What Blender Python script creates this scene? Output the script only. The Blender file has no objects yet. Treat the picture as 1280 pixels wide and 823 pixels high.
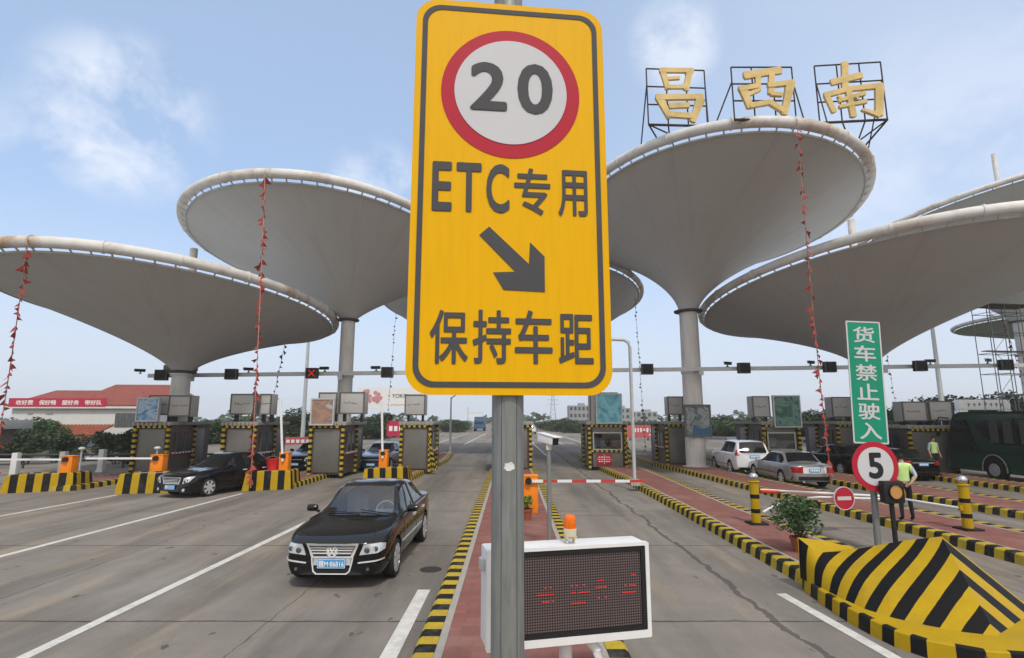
import bpy, bmesh, math, random
from mathutils import Vector, Matrix
from mathutils.bvhtree import BVHTree

random.seed(11)
R = math.radians
sc = bpy.context.scene
col = sc.collection

# ------------------------------------------------------------------ camera
cd = bpy.data.cameras.new('camera')
cam = bpy.data.objects.new('camera', cd)
col.objects.link(cam)
cam.location = (0, 0, 2.7)
cam.rotation_euler = (R(90 + 9.43), 0, 0)
cd.sensor_width = 36
cd.lens = 19.125
cd.clip_start = 0.05
cd.clip_end = 3000
sc.camera = cam
sc.render.resolution_x = 1024
sc.render.resolution_y = 658

# ------------------------------------------------------------------ sky, sun, exposure
SUN_EL, SUN_AZ = 52, 168          # azimuth clockwise from +Y: behind the camera, a little to its right
w = bpy.data.worlds.new('World')
sc.world = w
w.use_nodes = True
wt = w.node_tree
wt.nodes.clear()


def wn(t, **k):
    n = wt.nodes.new(t)
    for a, b in k.items():
        setattr(n, a, b)
    return n


def wmath(op, a, b=None, clamp=False):
    n = wn('ShaderNodeMath', operation=op, use_clamp=clamp)
    for i, x in enumerate((a, b)):
        if x is None:
            continue
        if isinstance(x, (int, float)):
            n.inputs[i].default_value = x
        else:
            wt.links.new(x, n.inputs[i])
    return n.outputs[0]


out = wn('ShaderNodeOutputWorld')
bg = wn('ShaderNodeBackground')
sky = wn('ShaderNodeTexSky', sky_type='NISHITA')
sky.sun_disc = False
sky.sun_elevation = R(SUN_EL)
sky.sun_rotation = R(SUN_AZ)
sky.altitude = 50
sky.air_density = 1.0
sky.dust_density = 2.0
sky.ozone_density = 1.6
tc = wn('ShaderNodeTexCoord')
mp = wn('ShaderNodeMapping')
mp.inputs['Scale'].default_value = (1, 1, 1.25)
wt.links.new(tc.outputs['Generated'], mp.inputs['Vector'])
nz = wn('ShaderNodeTexNoise')
nz.inputs['Scale'].default_value = 7.0
nz.inputs['Detail'].default_value = 9
nz.inputs['Roughness'].default_value = 0.62
nz.inputs['Distortion'].default_value = 0.15
wt.links.new(mp.outputs[0], nz.inputs['Vector'])
nz2 = wn('ShaderNodeTexNoise')
nz2.inputs['Scale'].default_value = 1.6
nz2.inputs['Detail'].default_value = 5
wt.links.new(mp.outputs[0], nz2.inputs['Vector'])
mask = None
# cloud banks: direction (x, y, z) and how wide
for d, c0, c1, amt in (((-0.555, 0.715, 0.42), 0.9905, 0.9988, 1.35), ((-0.70, 0.63, 0.34), 0.994, 0.9995, 0.6),
                       ((0.25, 0.76, 0.575), 0.9965, 0.9996, 1.0), ((-0.235, 0.885, 0.40), 0.996, 0.9995, 1.0),
                       ((0.62, 0.72, 0.30), 0.955, 1.0, 0.55)):
    dp = wn('ShaderNodeVectorMath', operation='DOT_PRODUCT')
    wt.links.new(tc.outputs['Generated'], dp.inputs[0])
    dp.inputs[1].default_value = Vector(d).normalized()
    mr = wn('ShaderNodeMapRange', interpolation_type='SMOOTHSTEP')
    mr.inputs['From Min'].default_value = c0
    mr.inputs['From Max'].default_value = c1
    mr.inputs['To Max'].default_value = amt
    wt.links.new(dp.outputs['Value'], mr.inputs['Value'])
    mask = mr.outputs[0] if mask is None else wmath('ADD', mask, mr.outputs[0])
fine = wmath('MULTIPLY', wmath('SUBTRACT', nz.outputs[0], 0.40, True), 5.0, True)
thin = wmath('MULTIPLY', wmath('SUBTRACT', nz2.outputs[0], 0.42, True), 1.1, True)
cl = wmath('ADD', wmath('MULTIPLY', wmath('MULTIPLY', mask, fine), 0.52), wmath('MULTIPLY', thin, 0.07), True)


def bank(d, c0, c1, top):
    dp = wn('ShaderNodeVectorMath', operation='DOT_PRODUCT')
    wt.links.new(tc.outputs['Generated'], dp.inputs[0])
    dp.inputs[1].default_value = Vector(d).normalized()
    mr = wn('ShaderNodeMapRange', interpolation_type='SMOOTHSTEP')
    mr.inputs['From Min'].default_value = c0
    mr.inputs['From Max'].default_value = c1
    mr.inputs['To Max'].default_value = top
    wt.links.new(dp.outputs['Value'], mr.inputs['Value'])
    return mr.outputs[0]


cl = wmath('ADD', cl, bank((0.78, 0.55, 0.42), 0.66, 1.0, 0.22))     # thin veil of cloud on the right
cl = wmath('ADD', cl, 0.05, True)
mix = wn('ShaderNodeMix', data_type='RGBA')
wt.links.new(cl, mix.inputs['Factor'])
tint = wn('ShaderNodeMix', data_type='RGBA', blend_type='MULTIPLY')
tint.inputs['Factor'].default_value = 1.0
wt.links.new(sky.outputs[0], tint.inputs['A'])
tint.inputs['B'].default_value = (0.95, 1.06, 1.22, 1)
veil = wn('ShaderNodeMix', data_type='RGBA')       # even summer haze over the whole sky
veil.inputs['Factor'].default_value = 0.38
wt.links.new(tint.outputs['Result'], veil.inputs['A'])
veil.inputs['B'].default_value = (4.5, 5.9, 7.6, 1)
wt.links.new(veil.outputs['Result'], mix.inputs['A'])
mix.inputs['B'].default_value = (6.0, 6.3, 6.9, 1)
# pale summer haze low over the horizon
sz = wn('ShaderNodeSeparateXYZ')
wt.links.new(tc.outputs['Generated'], sz.inputs[0])
hz = wn('ShaderNodeMapRange', interpolation_type='SMOOTHSTEP')
hz.inputs['From Min'].default_value = 0.36
hz.inputs['From Max'].default_value = 0.02
hz.inputs['To Max'].default_value = 0.88
wt.links.new(sz.outputs[2], hz.inputs['Value'])
mix2 = wn('ShaderNodeMix', data_type='RGBA')
wt.links.new(hz.outputs[0], mix2.inputs['Factor'])
wt.links.new(mix.outputs['Result'], mix2.inputs['A'])
mix2.inputs['B'].default_value = (4.7, 5.15, 5.95, 1)
# warm bright glow added to the unseen sky behind the camera, warming the ambient light
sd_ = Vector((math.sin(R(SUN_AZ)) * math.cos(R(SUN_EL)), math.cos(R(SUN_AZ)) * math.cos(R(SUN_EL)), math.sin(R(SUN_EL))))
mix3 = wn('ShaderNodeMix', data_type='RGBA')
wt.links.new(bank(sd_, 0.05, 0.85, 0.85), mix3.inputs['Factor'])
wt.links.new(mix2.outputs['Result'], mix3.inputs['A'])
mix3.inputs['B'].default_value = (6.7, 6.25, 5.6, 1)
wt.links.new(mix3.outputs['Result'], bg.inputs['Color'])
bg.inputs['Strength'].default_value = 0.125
wt.links.new(bg.outputs[0], out.inputs[0])

sl = bpy.data.lights.new('sun', 'SUN')
sl.energy = 1.6
sl.angle = R(6)
sl.color = (1, 0.95, 0.87)
sun = bpy.data.objects.new('sun', sl)
col.objects.link(sun)
_d = Vector((math.sin(R(SUN_AZ)) * math.cos(R(SUN_EL)), math.cos(R(SUN_AZ)) * math.cos(R(SUN_EL)), math.sin(R(SUN_EL))))
sun.rotation_euler = _d.to_track_quat('Z', 'Y').to_euler()
sun.location = _d * 60

vs = sc.view_settings
vs.view_transform = 'Standard'
vs.look = 'None'
vs.gamma = 1
vs.use_curve_mapping = False
vs.exposure = 0.33
sc.render.engine = 'CYCLES'
sc.cycles.max_bounces = 7
sc.cycles.transparent_max_bounces = 12


# ------------------------------------------------------------------ materials
def s2l(c):
    return tuple(((x / 255) / 12.92 if x / 255 < 0.04045 else ((x / 255 + 0.055) / 1.055) ** 2.4) for x in c)


def pm(name, c, rough=0.6, metal=0.0, var=0.25, scale=3.0, bump=0.0, dirt=None, dirt_amt=0.5, dirt_scale=1.2,
       coat=0.0, spec=0.3, emit=0.0, stretch=None, chips=None):
    """worn surface: base colour broken by fine noise, larger dirt patches, uneven gloss"""
    m = bpy.data.materials.new(name)
    m.use_nodes = True
    t = m.node_tree
    b = t.nodes['Principled BSDF']
    b.inputs['Metallic'].default_value = metal
    b.inputs['Specular IOR Level'].default_value = spec
    b.inputs['Coat Weight'].default_value = coat
    b.inputs['Coat Roughness'].default_value = 0.04
    co = t.nodes.new('ShaderNodeTexCoord')
    vec = co.outputs['Object']
    if stretch:
        mpn = t.nodes.new('ShaderNodeMapping')
        mpn.inputs['Scale'].default_value = stretch
        t.links.new(vec, mpn.inputs['Vector'])
        vec = mpn.outputs[0]
    n = t.nodes.new('ShaderNodeTexNoise')
    n.inputs['Scale'].default_value = scale
    n.inputs['Detail'].default_value = 8
    n.inputs['Roughness'].default_value = 0.65
    t.links.new(vec, n.inputs['Vector'])
    r = t.nodes.new('ShaderNodeValToRGB')
    lo = tuple(x * (1 - var) for x in c[:3])
    hi = tuple(min(1, x * (1 + var * 0.6)) for x in c[:3])
    r.color_ramp.elements[0].color = (*lo, 1)
    r.color_ramp.elements[1].color = (*hi, 1)
    r.color_ramp.elements[0].position = 0.3
    r.color_ramp.elements[1].position = 0.7
    t.links.new(n.outputs[0], r.inputs[0])
    cur = r.outputs[0]
    if dirt:
        n2 = t.nodes.new('ShaderNodeTexNoise')
        n2.inputs['Scale'].default_value = dirt_scale
        n2.inputs['Detail'].default_value = 7
        n2.inputs['Roughness'].default_value = 0.7
        t.links.new(vec, n2.inputs['Vector'])
        mr = t.nodes.new('ShaderNodeMapRange')
        mr.inputs['From Min'].default_value = 0.5
        mr.inputs['From Max'].default_value = 0.72
        mr.inputs['To Max'].default_value = dirt_amt
        t.links.new(n2.outputs[0], mr.inputs['Value'])
        mx = t.nodes.new('ShaderNodeMix')
        mx.data_type = 'RGBA'
        t.links.new(mr.outputs[0], mx.inputs['Factor'])
        t.links.new(cur, mx.inputs['A'])
        mx.inputs['B'].default_value = (*dirt, 1)
        cur = mx.outputs['Result']
    if chips:
        n3 = t.nodes.new('ShaderNodeTexNoise')
        n3.inputs['Scale'].default_value = chips[1]
        n3.inputs['Detail'].default_value = 6
        n3.inputs['Roughness'].default_value = 0.75
        t.links.new(vec, n3.inputs['Vector'])
        m3 = t.nodes.new('ShaderNodeMapRange')
        m3.inputs['From Min'].default_value = chips[2]
        m3.inputs['From Max'].default_value = chips[2] + 0.03
        m3.inputs['To Max'].default_value = 0.8
        t.links.new(n3.outputs[0], m3.inputs['Value'])
        mx = t.nodes.new('ShaderNodeMix')
        mx.data_type = 'RGBA'
        t.links.new(m3.outputs[0], mx.inputs['Factor'])
        t.links.new(cur, mx.inputs['A'])
        mx.inputs['B'].default_value = (*chips[0], 1)
        cur = mx.outputs['Result']
    t.links.new(cur, b.inputs['Base Color'])
    rr = t.nodes.new('ShaderNodeMapRange')
    rr.inputs['To Min'].default_value = max(0.02, rough - 0.08)
    rr.inputs['To Max'].default_value = min(1, rough + 0.08)
    t.links.new(n.outputs[0], rr.inputs['Value'])
    t.links.new(rr.outputs[0], b.inputs['Roughness'])
    if bump:
        bp = t.nodes.new('ShaderNodeBump')
        bp.inputs['Strength'].default_value = bump
        bp.inputs['Distance'].default_value = 0.02
        t.links.new(n.outputs[0], bp.inputs['Height'])
        t.links.new(bp.outputs[0], b.inputs['Normal'])
    if emit:
        b.inputs['Emission Color'].default_value = (*c[:3], 1)
        b.inputs['Emission Strength'].default_value = emit
    return m


M = {}
M['yellow_sign'] = pm('yellow sign sheeting', (0.80, 0.43, 0.003), 0.5, spec=0.12, var=0.09, scale=3, stretch=(11, 3, 0.8), dirt=(0.58, 0.27, 0.006), dirt_amt=0.15, dirt_scale=3)
M['sign_grey'] = pm('dark sign lettering', (0.078, 0.078, 0.085), 0.6, var=0.12, spec=0.15)
M['sign_white'] = pm('white sign sheeting', (0.57, 0.57, 0.60), 0.5, var=0.04, spec=0.15)
M['sign_red'] = pm('red sign sheeting', (0.44, 0.022, 0.045), 0.5, var=0.08, spec=0.15)
M['sign_green'] = pm('green sign sheeting', (0.005, 0.26, 0.155), 0.35, var=0.08, scale=1.5)
M['sign_black'] = pm('black sign print', (0.016, 0.018, 0.022), 0.45, var=0.1)
M['galv'] = pm('galvanised steel', (0.25, 0.265, 0.26), 0.5, 0.35, var=0.25, scale=6, stretch=(9, 9, 0.7), dirt=(0.15, 0.15, 0.14), dirt_amt=0.35, dirt_scale=2)
M['galv_light'] = pm('pale galvanised steel', (0.52, 0.54, 0.55), 0.5, 0.2, var=0.12, scale=5)
M['seam'] = pm('weld seam', (0.12, 0.12, 0.115), 0.6, 0.3)
M['white_paint'] = pm('white paint', (0.78, 0.79, 0.80), 0.4, var=0.06, dirt=(0.5, 0.49, 0.46), dirt_amt=0.25)
M['white_worn'] = pm('worn white road paint', (0.62, 0.61, 0.58), 0.75, var=0.18, scale=9, dirt=(0.36, 0.35, 0.33), dirt_amt=0.75, dirt_scale=2.3)
M['membrane'] = pm('canopy membrane', (0.56, 0.56, 0.555), 0.75, var=0.05, scale=0.5, dirt=(0.46, 0.45, 0.43), dirt_amt=0.35, dirt_scale=0.25)


def add_seams(m, count):
    t = m.node_tree
    b = t.nodes['Principled BSDF']
    cur = b.inputs['Base Color'].links[0].from_socket
    co = t.nodes.new('ShaderNodeTexCoord')
    sp = t.nodes.new('ShaderNodeSeparateXYZ')
    t.links.new(co.outputs['Object'], sp.inputs[0])

    def mt(op, a, bb=None):
        n = t.nodes.new('ShaderNodeMath')
        n.operation = op
        for i, x in enumerate((a, bb)):
            if isinstance(x, (int, float)):
                n.inputs[i].default_value = x
            elif x is not None:
                t.links.new(x, n.inputs[i])
        return n.outputs[0]
    ang = mt('ARCTAN2', sp.outputs[1], sp.outputs[0])
    u = mt('MULTIPLY', ang, count / (2 * math.pi))
    d = mt('ABSOLUTE', mt('SUBTRACT', mt('FRACT', u), 0.5))
    seam = mt('MULTIPLY', mt('LESS_THAN', d, 0.008), 0.14)
    # every fabric panel has aged a little differently
    wn_ = t.nodes.new('ShaderNodeTexWhiteNoise')
    wn_.noise_dimensions = '1D'
    t.links.new(mt('FLOOR', mt('ADD', u, 0.5)), wn_.inputs['W'])
    pan = mt('MULTIPLY', wn_.outputs['Value'], 0.05)
    # rain streaks running down the funnel
    r_ = mt('SQRT', mt('ADD', mt('MULTIPLY', sp.outputs[0], sp.outputs[0]), mt('MULTIPLY', sp.outputs[1], sp.outputs[1])))
    cb = t.nodes.new('ShaderNodeCombineXYZ')
    t.links.new(mt('MULTIPLY', ang, 9), cb.inputs[0])
    t.links.new(mt('MULTIPLY', r_, 0.22), cb.inputs[1])
    n_ = t.nodes.new('ShaderNodeTexNoise')
    n_.inputs['Scale'].default_value = 1.3
    n_.inputs['Detail'].default_value = 5
    t.links.new(cb.outputs[0], n_.inputs['Vector'])
    stn = mt('MULTIPLY', mt('MAXIMUM', mt('SUBTRACT', n_.outputs[0], 0.5), 0), 0.45)
    f = mt('ADD', mt('ADD', seam, pan), stn)
    mx = t.nodes.new('ShaderNodeMix')
    mx.data_type = 'RGBA'
    t.links.new(f, mx.inputs['Factor'])
    t.links.new(cur, mx.inputs['A'])
    mx.inputs['B'].default_value = (0.21, 0.20, 0.185, 1)
    t.links.new(mx.outputs['Result'], b.inputs['Base Color'])


add_seams(M['membrane'], 18)
M['rim'] = pm('rim tube paint', (0.70, 0.685, 0.66), 0.6, var=0.14, scale=1.4, dirt=(0.36, 0.21, 0.10), dirt_amt=1.0, dirt_scale=0.42)
M['rim_tie'] = pm('rim tie rods', (0.50, 0.48, 0.45), 0.6, var=0.2)
M['column'] = pm('column paint', (0.66, 0.645, 0.62), 0.6, var=0.10, scale=1.5, stretch=(3, 3, 0.5), dirt=(0.33, 0.30, 0.27), dirt_amt=0.55, dirt_scale=1.0)
M['collar'] = pm('column collar', (0.075, 0.07, 0.065), 0.7)
M['gold'] = pm('faded gold lettering', (0.62, 0.46, 0.19), 0.5, 0.1, var=0.3, scale=1.6, dirt=(0.52, 0.30, 0.08), dirt_amt=0.6, dirt_scale=0.9)
M['rusty'] = pm('rusty dark steel', (0.06, 0.045, 0.042), 0.75, 0.2, var=0.4, scale=6)
M['kerb_y'] = pm('worn yellow kerb paint', (0.50, 0.36, 0.030), 0.7, var=0.22, scale=7, dirt=(0.20, 0.17, 0.09), dirt_amt=0.75, dirt_scale=3.5, bump=0.25, spec=0.12, chips=((0.17, 0.155, 0.13), 11, 0.60))
M['kerb_k'] = pm('worn black kerb paint', (0.020, 0.019, 0.017), 0.7, var=0.3, scale=7, dirt=(0.12, 0.11, 0.10), dirt_amt=0.6, dirt_scale=3.5, bump=0.25, spec=0.12, chips=((0.16, 0.15, 0.14), 11, 0.64))
M['haz_y'] = pm('yellow hazard paint', (0.45, 0.29, 0.008), 0.5, var=0.12, scale=3, dirt=(0.33, 0.23, 0.04), dirt_amt=0.55, dirt_scale=2.2, spec=0.12, chips=((0.10, 0.085, 0.05), 7, 0.655))
M['haz_k'] = pm('black hazard paint', (0.013, 0.013, 0.013), 0.6, var=0.25, scale=3, dirt=(0.07, 0.065, 0.06), dirt_amt=0.5, dirt_scale=2.2, spec=0.12, chips=((0.12, 0.11, 0.095), 7, 0.66))
M['concrete'] = pm('pale concrete', (0.36, 0.34, 0.31), 0.85, var=0.16, scale=5, bump=0.2)
M['orange'] = pm('orange cabinet paint', (0.86, 0.245, 0.012), 0.4, var=0.07, dirt=(0.55, 0.16, 0.02), dirt_amt=0.3)
M['arm_red'] = pm('red arm band', (0.52, 0.05, 0.04), 0.45, var=0.12)
M['booth'] = pm('grey booth panel', (0.165, 0.16, 0.15), 0.42, 0.25, var=0.15, scale=1.5, dirt=(0.12, 0.11, 0.10), dirt_amt=0.4)
M['booth_dark'] = pm('brown booth panel', (0.115, 0.085, 0.075), 0.5, 0.1, var=0.2)
M['booth_roof'] = pm('booth roof', (0.33, 0.32, 0.29), 0.7, var=0.2)
M['signbox'] = pm('grey light box', (0.44, 0.43, 0.42), 0.5, var=0.1, scale=1.2, dirt=(0.24, 0.23, 0.22), dirt_amt=0.4)
M['frame'] = pm('dark grey frame', (0.13, 0.13, 0.13), 0.5, 0.3)
M['mark'] = pm('faded print', (0.16, 0.16, 0.165), 0.6)
M['black'] = pm('black housing', (0.018, 0.018, 0.02), 0.5, var=0.2)
M['rubber'] = pm('tyre rubber', (0.018, 0.018, 0.018), 0.8, var=0.2)
M['alloy'] = pm('alloy rim', (0.62, 0.63, 0.65), 0.3, 0.3, var=0.1)
M['chrome'] = pm('chrome trim', (0.86, 0.87, 0.88), 0.25, 0.5, var=0.03)
M['paint_black'] = pm('black car paint', (0.003, 0.003, 0.004), 0.14, 0.0, var=0.2, coat=0.6, spec=0.2)
M['paint_silver'] = pm('silver car paint', (0.33, 0.34, 0.35), 0.3, 0.5, var=0.06, coat=0.7)
M['paint_white'] = pm('white car paint', (0.74, 0.75, 0.77), 0.25, 0.0, var=0.04, coat=0.8)
M['paint_blue'] = pm('dark blue car paint', (0.02, 0.03, 0.07), 0.2, 0.1, var=0.1, coat=1.0)
M['paint_green'] = pm('dark green coach paint', (0.015, 0.052, 0.036), 0.3, 0.0, var=0.12, coat=0.4)
M['trim'] = pm('black plastic trim', (0.012, 0.012, 0.013), 0.6)
M['glass_dark'] = pm('dark car glass', (0.008, 0.010, 0.012), 0.06, 0.0, var=0.1, spec=0.5)
M['lamp_glass'] = pm('headlamp glass', (0.62, 0.65, 0.68), 0.12, 0.3, var=0.1, scale=14)
M['lamp_dark'] = pm('lamp reflector', (0.22, 0.23, 0.25), 0.15, 0.8)
M['tail_red'] = pm('tail lamp glass', (0.36, 0.012, 0.014), 0.15, var=0.1)
M['plate_blue'] = pm('blue number plate', (0.04, 0.29, 0.62), 0.4, var=0.05)
M['plate_white'] = pm('plate characters', (0.8, 0.82, 0.85), 0.4, var=0.02)
M['seat'] = pm('pale seat cover', (0.58, 0.56, 0.53), 0.8)
M['brick_red'] = None
M['flag_red'] = pm('red pennant cloth', (0.36, 0.060, 0.048), 0.8, var=0.3, scale=5)
M['flag_dark'] = pm('faded dark pennant cloth', (0.085, 0.035, 0.035), 0.8, var=0.3)
M['rope'] = pm('pale rope', (0.50, 0.30, 0.24), 0.8)
M['wire'] = pm('grey wire', (0.25, 0.25, 0.25), 0.6)
M['roof_red'] = pm('red roof tiles', (0.25, 0.070, 0.055), 0.75, var=0.25, scale=2)
M['roof_orange'] = pm('orange roof tiles', (0.33, 0.095, 0.045), 0.75, var=0.3, scale=2)
M['wall_white'] = pm('white wall render', (0.66, 0.66, 0.65), 0.8, var=0.06, dirt=(0.5, 0.49, 0.46), dirt_amt=0.4, dirt_scale=0.5)
M['wall_grey'] = pm('grey wall render', (0.30, 0.31, 0.32), 0.85, var=0.1)
M['window'] = pm('window glass', (0.04, 0.05, 0.06), 0.1, var=0.3, scale=0.8)
M['window_grey'] = pm('barred grey window', (0.12, 0.125, 0.13), 0.4, var=0.3)
M['banner_red'] = pm('red banner cloth', (0.48, 0.022, 0.07), 0.7, var=0.08)
M['banner_pink'] = pm('faded red hoarding', (0.52, 0.10, 0.11), 0.7, var=0.1)
M['text_white'] = pm('white lettering', (0.8, 0.8, 0.8), 0.6, var=0.02)
M['billboard'] = pm('white billboard', (0.76, 0.76, 0.77), 0.6, var=0.03)
M['billboard_pink'] = pm('pink printed shapes', (0.62, 0.25, 0.27), 0.6, var=0.5, scale=6)
M['leaf_dark'] = pm('dark leaves', (0.048, 0.080, 0.034), 0.7, var=0.45, scale=1.1)
M['leaf_mid'] = pm('green leaves', (0.075, 0.125, 0.045), 0.7, var=0.45, scale=0.9)
M['leaf_pot'] = pm('glossy shrub leaves', (0.045, 0.095, 0.030), 0.45, var=0.5, scale=14)
M['leaf_yellow'] = pm('yellow green leaves', (0.20, 0.24, 0.03), 0.6, var=0.4, scale=14)
M['bark'] = pm('bark', (0.09, 0.07, 0.055), 0.9, var=0.3, scale=8)
M['terracotta'] = pm('terracotta pot', (0.30, 0.085, 0.05), 0.75, var=0.2)
M['skin'] = pm('skin', (0.46, 0.27, 0.19), 0.55, var=0.08)
M['hair'] = pm('black hair', (0.012, 0.011, 0.010), 0.6)
M['vest'] = pm('lime safety vest', (0.55, 0.78, 0.30), 0.6, var=0.12, scale=9)
M['shirt_blue'] = pm('pale blue shirt', (0.42, 0.50, 0.60), 0.8, var=0.12, scale=8)
M['trousers'] = pm('dark trousers', (0.012, 0.014, 0.022), 0.8, var=0.2)
M['shirt_white'] = pm('white shirt', (0.62, 0.62, 0.62), 0.8, var=0.06)
M['amber'] = pm('amber beacon glass', (0.80, 0.16, 0.008), 0.2, var=0.25, scale=25)
M['amber_pale'] = pm('unlit amber lens', (0.52, 0.27, 0.08), 0.35, var=0.12, scale=30)
M['cream'] = pm('cream plastic', (0.62, 0.56, 0.42), 0.5)
M['steel_ball'] = pm('polished steel', (0.62, 0.62, 0.62), 0.16, 1.0, var=0.05)
M['red_plastic'] = pm('red plastic', (0.62, 0.03, 0.03), 0.4)
M['sticker'] = pm('torn white sticker', (0.72, 0.72, 0.72), 0.6, var=0.15, scale=20)
M['guard'] = pm('guard rail', (0.28, 0.30, 0.31), 0.5, 0.4)
M['guard_dark'] = pm('dark guard rail', (0.07, 0.075, 0.08), 0.6, 0.3)
M['truck_blue'] = pm('blue truck paint', (0.05, 0.13, 0.24), 0.4)
M['pylon'] = pm('distant steel', (0.42, 0.45, 0.48), 0.6, 0.3)
M['floor_mat'] = pm('iron cover', (0.055, 0.05, 0.045), 0.7, 0.3, var=0.3, scale=20)
M['bus_glass'] = pm('coach glass', (0.012, 0.016, 0.017), 0.10, var=0.2, spec=0.6)
M['curtain'] = pm('coach curtain', (0.06, 0.07, 0.068), 0.8, var=0.3, scale=6, stretch=(1, 8, 0.3))


def lit(name, c, e):
    m = pm(name, c, 0.4, emit=e)
    return m


M['led_red'] = lit('red signal light', (0.70, 0.03, 0.02), 0.28)


def clear_glass(name, tint):
    m = bpy.data.materials.new(name)
    m.use_nodes = True
    t = m.node_tree
    t.nodes.clear()
    o = t.nodes.new('ShaderNodeOutputMaterial')
    mx = t.nodes.new('ShaderNodeMixShader')
    tr = t.nodes.new('ShaderNodeBsdfTransparent')
    tr.inputs[0].default_value = (*tint, 1)
    gl = t.nodes.new('ShaderNodeBsdfGlossy')
    gl.inputs['Roughness'].default_value = 0.03
    fr = t.nodes.new('ShaderNodeFresnel')
    fr.inputs[0].default_value = 1.6
    mm = t.nodes.new('ShaderNodeMath')
    mm.operation = 'MULTIPLY_ADD'
    mm.inputs[1].default_value = 1.0
    mm.inputs[2].default_value = 0.09
    t.links.new(fr.outputs[0], mm.inputs[0])
    t.links.new(mm.outputs[0], mx.inputs[0])
    t.links.new(tr.outputs[0], mx.inputs[1])
    t.links.new(gl.outputs[0], mx.inputs[2])
    t.links.new(mx.outputs[0], o.inputs[0])
    return m


M['windscreen'] = clear_glass('tinted windscreen', (0.68, 0.74, 0.80))


def poster(name, cols, scale=1.3, seed=0.0):
    """a printed poster: soft blotches of its own colours"""
    m = bpy.data.materials.new(name)
    m.use_nodes = True
    t = m.node_tree
    b = t.nodes['Principled BSDF']
    b.inputs['Roughness'].default_value = 0.3
    co = t.nodes.new('ShaderNodeTexCoord')
    mpn = t.nodes.new('ShaderNodeMapping')
    mpn.inputs['Location'].default_value = (seed, seed * 0.7, seed * 1.3)
    t.links.new(co.outputs['Object'], mpn.inputs[0])
    n = t.nodes.new('ShaderNodeTexNoise')
    n.inputs['Scale'].default_value = scale
    n.inputs['Detail'].default_value = 4
    n.inputs['Distortion'].default_value = 1.4
    t.links.new(mpn.outputs[0], n.inputs['Vector'])
    r = t.nodes.new('ShaderNodeValToRGB')
    r.color_ramp.elements.remove(r.color_ramp.elements[1])
    for i, c in enumerate(cols):
        p = 0.32 + 0.36 * i / max(1, len(cols) - 1)
        e = r.color_ramp.elements[0] if i == 0 else r.color_ramp.elements.new(p)
        e.position = p
        e.color = (*c, 1)
    t.links.new(n.outputs[0], r.inputs[0])
    t.links.new(r.outputs[0], b.inputs['Base Color'])
    return m


M['poster_blue'] = poster('blue poster', [(0.05, 0.13, 0.25), (0.12, 0.28, 0.46), (0.40, 0.52, 0.62), (0.08, 0.22, 0.42)], 1.6, 2.0)
M['poster_brown'] = poster('brown poster', [(0.26, 0.14, 0.10), (0.40, 0.22, 0.15), (0.22, 0.16, 0.14), (0.48, 0.40, 0.34)], 1.4, 5.0)
M['poster_teal'] = poster('teal poster', [(0.06, 0.16, 0.30), (0.10, 0.36, 0.46), (0.22, 0.52, 0.60), (0.10, 0.26, 0.42)], 1.2, 8.0)
M['poster_grey'] = poster('grey poster', [(0.05, 0.07, 0.08), (0.14, 0.17, 0.18), (0.28, 0.32, 0.33), (0.07, 0.09, 0.10)], 2.2, 11.0)
M['poster_green'] = poster('green poster', [(0.02, 0.08, 0.06), (0.05, 0.16, 0.12), (0.12, 0.26, 0.22), (0.03, 0.06, 0.06)], 1.7, 14.0)


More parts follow.
